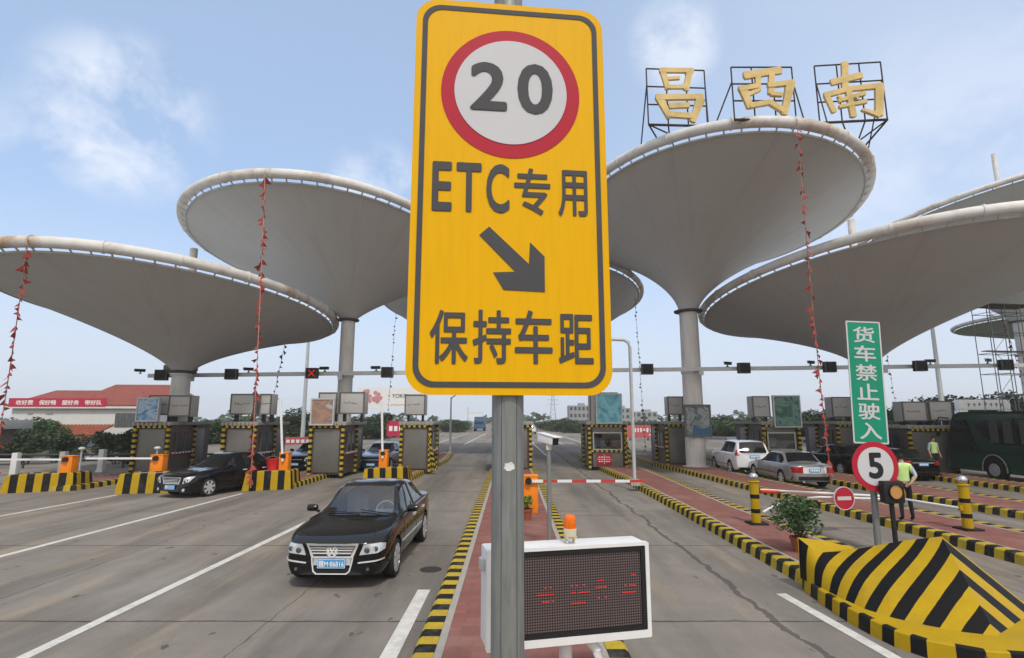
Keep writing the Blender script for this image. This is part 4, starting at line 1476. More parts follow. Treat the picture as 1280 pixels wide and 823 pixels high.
def car_shell(K):
    ys = K['ys']
    L = K['L']
    cow, rf, rr_, dk = K['cowl'], K['rf'], K['rr'], K['deck']
    rows = []
    for y in ys:
        hw = interp(K['hw'], y)
        zb = interp(K['zb'], y)
        zs = interp(K['zs'], y)
        zh = interp(K['zh'], y)
        if cow < y < rf:
            cab = (y - cow) / (rf - cow)
            zc = interp(K['zh'], cow) + (interp(K['zr'], rf) - interp(K['zh'], cow)) * (cab ** 0.92)
        elif rf <= y <= rr_:
            cab = 1.0
            zc = interp(K['zr'], y)
        elif rr_ < y < dk:
            cab = 1 - (y - rr_) / (dk - rr_)
            zc = interp(K['zh'], dk) + (interp(K['zr'], rr_) - interp(K['zh'], dk)) * (cab ** 0.9)
        else:
            cab = 0.0
            zc = zh
        lp = lambda a, b: a + (b - a) * cab
        incab = cow <= y <= dk
        P = [(0, zb), (hw * .90, zb), (hw * .985, zb + .13), (hw, zb + (zs - zb) * .45), (hw * .995, zb + (zs - zb) * .72), (hw * .965, zs)]
        if incab:
            P += [(hw * .905, zs + .025), (lp(hw * .87, K['xr'] + .03), lp(zs + .03, zc - .075)), (lp(hw * .80, K['xr'] - .055), lp(zs + .035, zc - .022)), (0, zc)]
        else:
            P += [(hw * .90, zs + (zh - zs) * .45), (hw * .80, zs + (zh - zs) * .75), (hw * .66, zs + (zh - zs) * .92), (0, zh)]
        row = []
        for x, z in P:
            yy = y
            f = max(0, 1 - y / 0.6)
            yy += f * (K['nose'] * (x / .87) ** 2 + K['lean'] * max(0, z - .42))
            b = max(0, 1 - (L - y) / 0.6)
            yy -= b * (K['tail'] * (x / .87) ** 2 + 0.10 * max(0, .55 - z))
            row.append((x, yy - L / 2, z))
        rows.append(row)
    vs_, idx = [], []
    for row in rows:
        r_, l_ = [], []
        for j, p in enumerate(row):
            vs_.append(p)
            r_.append(len(vs_) - 1)
            if 0 < j < len(row) - 1:
                vs_.append((-p[0], p[1], p[2]))
                l_.append(len(vs_) - 1)
            else:
                l_.append(len(vs_) - 1)
        idx.append((r_, l_))
    fs_, ms_ = [], []
    nl = len(rows[0])
    for i in range(len(ys) - 1):
        y0, y1 = ys[i], ys[i + 1]
        for j in range(nl - 1):
            mat = 0
            if j >= 8 and y0 >= K['cowl'] - 1e-6 and y1 <= K['rf'] + 1e-6:
                mat = 1
            elif j >= 8 and y0 >= K['rr'] - 1e-6 and y1 <= K['deck'] + 1e-6:
                mat = 2
            elif j == 6 and y0 >= K['cowl'] + .2 and y1 <= K['gend'] + 1e-6 and not (abs(y0 - K['pill'][0]) < 1e-6):
                mat = 3
            elif j == 6 and abs(y0 - K['pill'][0]) < 1e-6:
                mat = 4
            elif j <= 0:
                mat = 4
            r0, l0 = idx[i]
            r1, l1 = idx[i + 1]
            fs_.append((r0[j], r1[j], r1[j + 1], r0[j + 1]))
            ms_.append(mat)
            fs_.append((l0[j + 1], l1[j + 1], l1[j], l0[j]))
            ms_.append(mat)
    for i, flip in ((0, False), (len(ys) - 1, True)):
        r_, l_ = idx[i]
        for j in range(nl - 1):
            f = [r_[j], r_[j + 1], l_[j + 1], l_[j]]
            f = list(dict.fromkeys(f))
            fs_.append(tuple(reversed(f)) if flip else tuple(f))
            ms_.append(0)
    me = bpy.data.meshes.new('shell')
    me.from_pydata(vs_, [], fs_)
    me.polygons.foreach_set('material_index', ms_)
    cr = me.attributes.new('crease_edge', 'FLOAT', 'EDGE')
    line_of = {}
    for i, (r_, l_) in enumerate(idx):
        for j in range(nl):
            line_of[r_[j]] = (i, j)
            line_of[l_[j]] = (i, j)
    for e_ in me.edges:
        a, b = line_of[e_.vertices[0]], line_of[e_.vertices[1]]
        v = 0
        if a[1] == b[1]:
            j = a[1]
            yy = ys[min(a[0], b[0])]
            cabz = K['cowl'] - 1e-6 <= yy < K['deck']
            if j == 1:
                v = .6
            elif j == 5:
                v = .35
            elif j in (6, 7, 8) and cabz:
                v = .6
        elif a[0] == b[0]:
            yy = ys[a[0]]
            if min(a[1], b[1]) >= 8 and (abs(yy - K['cowl']) < 1e-6 or abs(yy - K['rf']) < 1e-6 or abs(yy - K['rr']) < 1e-6 or abs(yy - K['deck']) < 1e-6):
                v = .7
            if a[0] in (0, len(ys) - 1):
                v = max(v, .15)
        cr.data[e_.index].value = v
    return me


PARTNAMES = {0: 'body', 1: 'windscreen', 2: 'rear_window', 3: 'side_window', 4: 'black_trim'}


def split_mats(me, mats, parent, names, smooth=38):
    res = {}
    groups = {}
    for p in me.polygons:
        k = p.material_index
        if names[k] == 'side_window':
            k = (k, p.center.x > 0, p.center.y > names['pill'])
        else:
            k = (k,)
        groups.setdefault(k, []).append(p)
    for k, ps in groups.items():
        mp_, vs_, fs_ = {}, [], []
        for p in ps:
            f = []
            for vi in p.vertices:
                if vi not in mp_:
                    mp_[vi] = len(vs_)
                    vs_.append(me.vertices[vi].co.copy())
                f.append(mp_[vi])
            fs_.append(f)
        m2 = bpy.data.meshes.new(names[k[0]])
        m2.from_pydata([tuple(v) for v in vs_], [], fs_)
        m2.materials.append(mats[k[0]])
        m2.polygons.foreach_set('use_smooth', [True] * len(m2.polygons))
        m2.set_sharp_from_angle(angle=R(smooth))
        o = link_mesh(names[k[0]], m2, parent)
        res.setdefault(names[k[0]], []).append(o)
    return res


def conform(bvh, poly, axis, mat, name, parent, off=0.008, thick=0.03, cuts=3):
    """a fitted piece: the outline poly laid onto the shell along an axis ('f' front, 'r' rear, 'x+', 'x-', 't')"""
    bm = bmesh.new()
    vs_ = [bm.verts.new((u, v, 0)) for u, v in poly]
    f = bm.faces.new(vs_)
    if cuts:
        bmesh.ops.triangulate(bm, faces=[f])
        for _ in range(cuts):
            ed = [e_ for e_ in bm.edges if e_.calc_length() > 0.07]
            if not ed:
                break
            bmesh.ops.subdivide_edges(bm, edges=ed, cuts=1)
            bmesh.ops.triangulate(bm, faces=bm.faces[:])
    D = {'f': Vector((0, 1, 0)), 'r': Vector((0, -1, 0)), 'x+': Vector((-1, 0, 0)), 'x-': Vector((1, 0, 0)), 't': Vector((0, 0, -1))}[axis]
    pts, nrm = {}, {}
    for v in bm.verts:
        u, w_ = v.co.x, v.co.y
        if axis in 'fr':
            o = Vector((u, 0, w_)) - D * 6
        elif axis == 't':
            o = Vector((u, w_, 0)) - D * 6
        else:
            o = Vector((0, u, w_)) - D * 6
        h = bvh.ray_cast(o, D)
        if h[0] is None:
            h = bvh.find_nearest(o + D * 4)
        n = h[1] if h[1].dot(D) < 0 else -h[1]
        pts[v.index if v.index >= 0 else v] = 0
        v.co = h[0] - D * off + n * off * 0.5
    bm.normal_update()
    for f_ in bm.faces:
        if f_.normal.dot(D) > 0:
            f_.normal_flip()
    # a rim running back into the shell
    bnd = [e_ for e_ in bm.edges if e_.is_boundary]
    ext = bmesh.ops.extrude_edge_only(bm, edges=bnd)
    for g_ in ext['geom']:
        if isinstance(g_, bmesh.types.BMVert):
            g_.co += D * thick
    bmesh.ops.recalc_face_normals(bm, faces=bm.faces[:])
    me = bpy.data.meshes.new(name)
    bm.to_mesh(me)
    bm.free()
    me.materials.append(mat)
    me.polygons.foreach_set('use_smooth', [True] * len(me.polygons))
    me.set_sharp_from_angle(angle=R(40))
    return link_mesh(name, me, parent)


def mirror(poly):
    return [(-x, z) for x, z in poly][::-1]


def wheel(parent, x, y, rw, spokes=8, cap=None):
    sgn = 1 if x > 0 else -1
    mb = MB()
    T = Matrix.Translation((x, y, rw)) @ Matrix.Rotation(R(90) * sgn, 4, 'Y')
    mb.lathe([(rw * .70, -.10), (rw * .93, -.105), (rw * .99, -.08), (rw, 0), (rw * .99, .08), (rw * .93, .105), (rw * .70, .10)], 36, 0, T)
    wh = mb.build('wheel', M['rubber'], parent, smooth=40)
    mb = MB()
    mb.lathe([(rw * .74, .02), (rw * .74, .100), (rw * .69, .104), (rw * .67, .07)], 36, 0, T)
    mb.lathe([(.03, .03), (rw * .2, .095), (rw * .19, .10), (.02, .105)], 20, 0, T)
    for k in range(spokes):
        a = 2 * math.pi * k / spokes
        Tk = T @ Matrix.Rotation(a, 4, 'Z')
        mb.box((rw * .43, 0, .094), (rw * .56, .082, .020), 0, T=Tk)
    mb.build('rim', M['alloy'], wh, smooth=40)
    mb = MB()
    mb.lathe([(rw * .5, -.06), (rw * .70, .03), (rw * .3, .035)], 24, 0, T)
    mb.build('brake_disc', M['lamp_dark'], wh)
    return wh


def car(label, cat, group, K, paint, loc, rz, style, plate=None, interior=False, name='car', scale=1.0, detail=True):
    e = empty(name, loc, rz, label, cat, group)
    L = K['L']
    me = car_shell(K)
    for m in (M[paint], M['windscreen'] if interior else M['glass_dark'], M['glass_dark'], M['windscreen'] if interior else M['glass_dark'], M['trim']):
        me.materials.append(m)
    tmp = link_mesh('shell', me)
    cut = MB()
    rw = K['rw']
    for y in K['axles']:
        for sx in (-1, 1):
            cut.cyl((sx * .58, y - L / 2, rw + .01), (sx * 1.3, y - L / 2, rw + .01), rw * 1.155, n=40, mat=4)
    cme = cut.mesh('cutter', [M['trim']] * 5)
    cob = link_mesh('cutter', cme)
    s_ = tmp.modifiers.new('s', 'SUBSURF')
    s_.levels = 2
    s_.render_levels = 2
    b_ = tmp.modifiers.new('b', 'BOOLEAN')
    b_.operation = 'DIFFERENCE'
    b_.object = cob
    b_.solver = 'EXACT'
    b_.material_mode = 'INDEX'
    bpy.context.view_layer.update()
    dg = bpy.context.evaluated_depsgraph_get()
    full = bpy.data.meshes.new_from_object(tmp.evaluated_get(dg))
    bpy.data.objects.remove(tmp)
    bpy.data.objects.remove(cob)
    names = dict(PARTNAMES)
    names['pill'] = (K['pill'][0] + K['pill'][1]) / 2 - L / 2
    mats = {i: m for i, m in enumerate((M[paint], M['windscreen'] if interior else M['glass_dark'], M['glass_dark'], M['windscreen'] if interior else M['glass_dark'], M['trim']))}
    bvh = BVHTree.FromPolygons([v.co for v in full.vertices], [p.vertices for p in full.polygons])
    parts = split_mats(full, mats, e, names)
    wx = max(k[1] for k in K['hw']) - .105
    for y in K['axles']:
        for sx in (-1, 1):
            wheel(e, sx * wx, y - L / 2, rw, 9 if style == 'passat' else 7)
    dark = M[paint]
    H2 = -L / 2
    # door seams, sill trim, handles, mirrors
    zs0 = interp(K['zs'], 2.4)
    zb0 = K['zb'][1][1]
    c0, c1, c2 = K['cowl'] + .18, (K['pill'][0] + K['pill'][1]) / 2, K['gend'] - .12
    for ax, sx in (('x+', 1), ('x-', -1)):
        for yy in (c0, c1, c2):
            conform(bvh, [(H2 + yy - .006, zb0 + .10), (H2 + yy + .006, zb0 + .10), (H2 + yy + .006, zs0 - .02), (H2 + yy - .006, zs0 - .02)], ax, M['trim'], 'door_seam', e, .002, .01, 4)
        for yy in (c1 - .20, c2 - .18):
            conform(bvh, [(H2 + yy - .09, zs0 - .15), (H2 + yy + .09, zs0 - .15), (H2 + yy + .09, zs0 - .11), (H2 + yy - .09, zs0 - .11)], ax, M['chrome'] if style in ('passat', 'camry') else M[paint], 'door_handle', e, .018, .03, 2)
        conform(bvh, [(H2 + K['axles'][0] + .45, .50), (H2 + K['axles'][1] - .45, .50), (H2 + K['axles'][1] - .45, .525), (H2 + K['axles'][0] + .45, .525)], ax, M['chrome'] if style == 'passat' else M['trim'], 'side_trim', e, .008, .02, 5)
        mb = MB()
        prof = [(.015, -.105), (.050, -.095), (.066, -.05), (.070, .03), (.060, .085), (.02, .105)]
        mb.lathe(prof, 20, 0, Matrix.Translation((sx * .965, H2 + K['cowl'] + .40, zs0 + .085)) @ Matrix.Rotation(R(90 * sx), 4, 'Y'))
        mb.tube([(sx * .83, H2 + K['cowl'] + .38, zs0 + .02), (sx * .90, H2 + K['cowl'] + .40, zs0 + .05)], .028, 8)
        mi = mb.build('wing_mirror', M[paint], e, smooth=50)
        mb = MB()
        mb.box((sx * .965, H2 + K['cowl'] + .462, zs0 + .085), (.15, .02, .085))
        mb.build('mirror_glass', M['chrome'], mi)
    # ---- front
    if style in ('passat', 'camry', 'front'):
        zt = interp(K['zh'], .05)
        gz0, gz1 = zt - .240, zt - .068
        if style == 'passat':
            conform(bvh, [(-.335, gz0 - .02), (.335, gz0 - .02), (.425, gz1 + .026), (-.425, gz1 + .026)], 'f', M['chrome'], 'grille_surround', e, .016, .04)
            gr_ = conform(bvh, [(-.30, gz0 + .012), (.30, gz0 + .012), (.375, gz1), (-.375, gz1)], 'f', M['trim'], 'grille', e, .022, .03)
            for k in range(3):
                zz = gz0 + .045 + .045 * k
                ww = .31 + .020 * k
                conform(bvh, [(-ww, zz), (ww, zz), (ww + .01, zz + .020), (-ww - .01, zz + .020)], 'f', M['chrome'], 'grille_bar', gr_, .032, .02)
            # chrome shield running down around the plate
            for sx in (1, -1):
                P = [(.318, gz0 - .012), (.342, gz0 - .012), (.330, gz0 - .10), (.300, gz0 - .225), (.25, gz0 - .262), (.235, gz0 - .250), (.282, gz0 - .215), (.308, gz0 - .10)]
                P = P if sx > 0 else mirror(P)
                conform(bvh, P, 'f', M['chrome'], 'bumper_trim', e, .014, .03)
            conform(bvh, [(-.25, gz0 - .264), (.25, gz0 - .264), (.24, gz0 - .250), (-.24, gz0 - .250)], 'f', M['chrome'], 'bumper_trim', e, .016, .03)
            conform(bvh, [(-.30, gz0 - .13), (.30, gz0 - .13), (.30, gz0 - .008), (-.30, gz0 - .008)], 'f', M['galv_light'], 'bumper_panel', e, .010, .03)
            conform(bvh, [(-.235, gz0 - .245), (.235, gz0 - .245), (.295, gz0 - .165), (-.295, gz0 - .165)], 'f', M['trim'], 'lower_grille', e, .012, .03)
            # round emblem: ring with a V over a W
            zc = (gz0 + gz1) / 2 - .004
            h = bvh.ray_cast(Vector((0, -6, zc)), Vector((0, 1, 0)))[0]
            mb = MB()
            yv = h.y - .045
            ring(mb, circle(0, zc, .088, 36), circle(0, zc, .074, 36), yv, yv + .03)
            for (a, b) in (((-.040, .062), (-.004, .006)), ((.040, .062), (.004, .006)), ((-.066, .030), (-.034, -.060)), ((-.034, -.060), (0, .006)), ((0, .006), (.034, -.060)), ((.034, -.060), (.066, .030))):
                av, bv = Vector(a), Vector(b)
                d = (bv - av).normalized()
                n = Vector((-d.y, d.x)) * .007
                mb.plate([((av + n).x, zc + (av + n).y), ((av - n).x, zc + (av - n).y), ((bv - n).x, zc + (bv - n).y), ((bv + n).x, zc + (bv + n).y)], yv - .004, yv + .01)
            em = mb.build('emblem', M['plate_white'], e)
            mb = MB()
            mb.plate(circle(0, zc, .075, 36), yv + .004, yv + .02)
            mb.build('emblem_back', M['lamp_dark'], em)
            hl = [(.435, gz0 + .02), (.72, gz0 + .05), (.80, gz0 + .085), (.80, gz1 - .005), (.74, gz1 + .018), (.50, gz1 + .018)]
            lamps = ((.555, gz0 + .095, .045), (.69, gz0 + .115, .04))
            fog = (.58, gz0 - .19, .026)
            strip_ = [(.42, gz0 - .105), (.80, gz0 - .065), (.80, gz0 - .045), (.42, gz0 - .085)]
        elif style == 'camry':
            conform(bvh, [(-.36, gz0 - .03), (.36, gz0 - .03), (.46, gz1 + .025), (-.46, gz1 + .025)], 'f', M['chrome'], 'grille_surround', e, .012, .04)
            gr_ = conform(bvh, [(-.32, gz0), (.32, gz0), (.40, gz1 - .005), (-.40, gz1 - .005)], 'f', M['trim'], 'grille', e, .018, .03)
            for k in range(3):
                zz = gz0 + .02 + .05 * k
                conform(bvh, [(-.31 - .02 * k, zz), (.31 + .02 * k, zz), (.32 + .02 * k, zz + .02), (-.32 - .02 * k, zz + .02)], 'f', M['chrome'], 'grille_bar', gr_, .026, .02)
            hl = [(.52, gz0 - .02), (.74, gz0 + .05), (.80, gz1 + .05), (.70, gz1 + .05), (.56, gz1 - .0)]
            lamps = ((.62, gz0 + .06, .045), (.70, gz0 + .11, .035))
            fog = (.60, gz0 - .22, .05)
            strip_ = None
        else:
            conform(bvh, [(-.38, gz0 + .02), (.38, gz0 + .02), (.42, gz1), (-.42, gz1)], 'f', M['trim'], 'grille', e, .012, .04)
            conform(bvh, [(-.40, gz0 + .09), (.40, gz0 + .09), (.40, gz0 + .11), (-.40, gz0 + .11)], 'f', M['chrome'], 'grille_bar', e, .02, .02)
            hl = [(.48, gz0 + .02), (.76, gz0 + .05), (.80, gz1 + .01), (.54, gz1 + .01)]
            lamps = ((.62, gz0 + .09, .05),)
            fog = (.60, gz0 - .20, .04)
            strip_ = None
        for sx in (1, -1):
            h_ = conform(bvh, hl if sx > 0 else mirror(hl), 'f', M['lamp_glass'], 'headlight', e, .010, .04)
            for x, z, r in lamps:
                hp = bvh.ray_cast(Vector((sx * x, -6, z)), Vector((0, 1, 0)))[0]
                if hp:
                    mb = MB()
                    mb.lathe([(r, 0), (r, .012), (r * .8, .016), (r * .75, .006), (.004, .010)], 20, 0, Matrix.Translation((sx * x, hp.y - .012, z)) @ Matrix.Rotation(R(90), 4, 'X'))
                    mb.build('bulb', M['lamp_dark'], h_, smooth=30)
            x, z, r = fog
            conform(bvh, circle(sx * x, z, r, 18), 'f', M['lamp_dark'] if style == 'passat' else M['lamp_glass'], 'fog_lamp', e, .010, .03, 1)
            if strip_:
                conform(bvh, strip_ if sx > 0 else mirror(strip_), 'f', M['chrome'], 'bumper_strip', e, .014, .03)
            lo = [(.36, gz0 - .26), (.72, gz0 - .24), (.74, gz0 - .14), (.40, gz0 - .15)]
            if style != 'passat':
                conform(bvh, lo if sx > 0 else mirror(lo), 'f', M['trim'], 'lower_grille', e, .004, .02)
        pz = gz0 - .10 if style == 'passat' else gz0 - .14
        hp = min((bvh.ray_cast(Vector((xx, -6, pz)), Vector((0, 1, 0)))[0].y for xx in (-.2, 0, .2)))
        mb = MB()
        mb.box((0, hp - .035, pz), (.46, .018, .145))
        pl = mb.build('number_plate', M['plate_blue'], e, bevel=.006)
        if not plate:
            mb = MB()
            for k in range(7):
                mb.box((-.168 + .056 * k, hp - .046, pz), (.036, .006, .085))
            mb.build('plate_number', M['plate_white'], pl)
        if plate:
            mb = MB()
            glyphs(mb, plate, -.205, pz - .052, .205, pz + .052, hp - .047, .022)
            ring(mb, rrect(-.222, pz - .066, .222, pz + .066, .012), rrect(-.216, pz - .060, .216, pz + .060, .010), hp - .0465, hp - .044)
            mb.build('plate_number', M['plate_white'], pl)
        # bonnet shut line and wipers
        mb = MB()
        for k, (xa, xb) in enumerate(((.62, .05), (.05, -.55))):
            pa = bvh.ray_cast(Vector((xa, H2 + K['cowl'] + .03, 4)), Vector((0, 0, -1)))[0]
            pb = bvh.ray_cast(Vector((xb, H2 + K['cowl'] + .12, 4)), Vector((0, 0, -1)))[0]
            if pa and pb:
                mb.tube([pa + Vector((0, 0, .02)), pb + Vector((0, -.01, .025))], .009, 6)
        if mb.v:
            mb.build('wiper', M['trim'], e)
        for sx in (1, -1):
            P = [(sx * (.60 + .10 * k / 5), H2 + .30 + (K['cowl'] - .34) * k / 5) for k in range(6)]
            poly = [(x - .005, y) for x, y in P] + [(x + .005, y) for x, y in P[::-1]]
            conform(bvh, poly, 't', M['trim'], 'bonnet_seam', e, .002, .008, 3)
    # ---- rear
    if style in ('rear_boxy', 'rear_suv', 'rear'):
        zt = interp(K['zh'], L - .05)
        tl = {'rear_boxy': [(.46, zt - .30), (.80, zt - .30), (.80, zt - .08), (.46, zt - .08)],
              'rear_suv': [(.70, zt - .10), (.84, zt - .12), (.84, zt + .20), (.76, zt + .20)],
              'rear': [(.50, zt - .20), (.80, zt - .24), (.80, zt - .04), (.56, zt - .04)]}[style]
        for sx in (1, -1):
            conform(bvh, tl if sx > 0 else mirror(tl), 'r', M['tail_red'], 'tail_light', e, .012, .04)
        zq = zt - .20 if style != 'rear_suv' else zt - .16
        if style == 'rear_boxy':
            conform(bvh, [(-.445, zq - .12), (.445, zq - .12), (.445, zq + .12), (-.445, zq + .12)], 'r', M['paint_white'], 'boot_panel', e, .006, .02)
            conform(bvh, [(-.80, .34), (.80, .34), (.80, .48), (-.80, .48)], 'r', M['trim'], 'bumper', e, .02, .04)
        else:
            conform(bvh, [(-.72, .40), (.72, .40), (.74, .46), (-.74, .46)], 'r', M['trim'], 'bumper', e, .014, .03)
        if style == 'rear':
            conform(bvh, [(-.48, zq + .06), (.48, zq + .06), (.48, zq + .085), (-.48, zq + .085)], 'r', M['chrome'], 'boot_trim', e, .012, .02)
        hp = max((bvh.ray_cast(Vector((xx, 6, zq)), Vector((0, -1, 0)))[0].y for xx in (-.2, 0, .2)))
        mb = MB()
        mb.box((0, hp + .02, zq), (.44, .02, .14))
        pl = mb.build('number_plate', M['plate_blue'], e, bevel=.005)
        mb = MB()
        for k in range(6):
            mb.box((-.16 + .064 * k, hp + .032, zq), (.04, .006, .085))
        mb.build('plate_number', M['plate_white'], pl)
        mb = MB()
        mb.cyl((.45, hp - .10, .30), (.45, hp + .03, .28), .03, n=10)
        mb.build('exhaust', M['chrome'], e)
    if interior:
        mb = MB()
        for sx in (-.37, .37):
            mb.box((sx, H2 + 2.42, .55), (.48, .5, .16))
            mb.box((sx, H2 + 2.72, .88), (.46, .14, .62), T=Matrix.Translation((0, 0, 0)))
            mb.box((sx, H2 + 2.80, 1.23), (.26, .10, .17))
        mb.box((0, H2 + 3.30, .60), (1.25, .5, .18))
        mb.box((0, H2 + 3.62, .90), (1.25, .14, .60))
        mb.build('seat', M['seat'], e, bevel=.04)
        mb = MB()
        mb.box((0, H2 + 1.68, .84), (1.36, .5, .16))
        mb.box((0, H2 + 2.6, .28), (1.4, 2.6, .06))
        mb.build('dashboard', M['trim'], e, bevel=.03)
        mb = MB()
        n = 24
        c_ = Vector((.37, H2 + 2.02, .93))
        mb.tube([c_ + Vector((.18 * math.cos(2 * math.pi * k / n), .08 * math.sin(2 * math.pi * k / n), .165 * math.sin(2 * math.pi * k / n))) for k in range(n)], .016, 8, closed=True)
        mb.box(tuple(c_), (.34, .03, .05))
        mb.build('steering_wheel', M['seat'], e, smooth=40)
        mb = MB()
        mb.box((0, H2 + 2.12, 1.30), (.22, .02, .06))
        mb.build('rear_view_mirror', M['trim'], e, bevel=.01)
    if scale != 1:
        e.scale = (scale,) * 3
    return e


CG = 'cars passing the toll lanes'
car('black saloon with chrome grille and blue plate close to the camera', 'car', CG, SEDAN, 'paint_black', (-2.86, 11.55, 0), R(-1), 'passat', '赣M·86816', True)
car('black saloon nosing past a striped block, seen from its side', 'car', CG, SEDAN, 'paint_black', (-11.08, 21.7, 0), R(-20), 'camry', '赣A·D1207')
car('dark car facing out between the booths behind a raised arm', 'car', CG, SEDAN, 'paint_black', (-11.25, 31.6, 0), R(-4), 'front', None)
car('dark blue car with bright headlamps coming out beside the billboard', 'car', CG, SEDAN, 'paint_blue', (-7.25, 31.4, 0), R(-3), 'front', None)
car('white estate car leaving behind the poster column', 'car', CG, SUV, 'paint_white', (11.65, 28.6, 0), R(176), 'rear_suv', name='car')
car('boxy silver saloon with a white boot panel beside red pennants', 'car', CG, BOXY, 'paint_silver', (11.95, 24.3, 0), R(178), 'rear_boxy')
car('black saloon waiting ahead of the silver saloon, half behind pennants', 'car', CG, SEDAN, 'paint_black', (16.75, 28.6, 0), R(184), 'rear')
car('black car behind the speed limit disc, blue plate visible', 'car', CG, SEDAN, 'paint_black', (18.15, 26.8, 0), R(178), 'rear', scale=0.97)
car('tiny white car far down the road', 'car', CG, SUV, 'paint_white', (3.6, 105, 0), R(180), 'rear_suv')
car('grey car far down the road behind the tiny truck', 'car', CG, BOXY, 'paint_silver', (-3.9, 130, 0), 0, 'front')
e = empty('truck', (-7.6, 128, 0), 0, 'small blue lorry far down the road', 'truck')
mb = MB()
mb.box((0, 0, 1.6), (2.3, 1.7, 2.1))
mb.box((0, -0.6, 2.4), (2.1, 0.6, 0.5))
mb.build('cab', M['truck_blue'], e, bevel=0.08)
MB().box((0, -0.87, 2.0), (2.0, 0.04, 0.8)).build('windscreen', M['window'], e)
MB().box((0, 4.2, 2.1), (2.4, 6.2, 2.4)).build('cargo_box', M['truck_blue'], e, bevel=0.04)
for x in (-1.05, 1.05):
    for y in (-0.1, 4.5, 6.0):
        MB().cyl((x - 0.15, y, 0.5), (x + 0.15, y, 0.5), 0.5, n=20).build('wheel', M['rubber'], e)


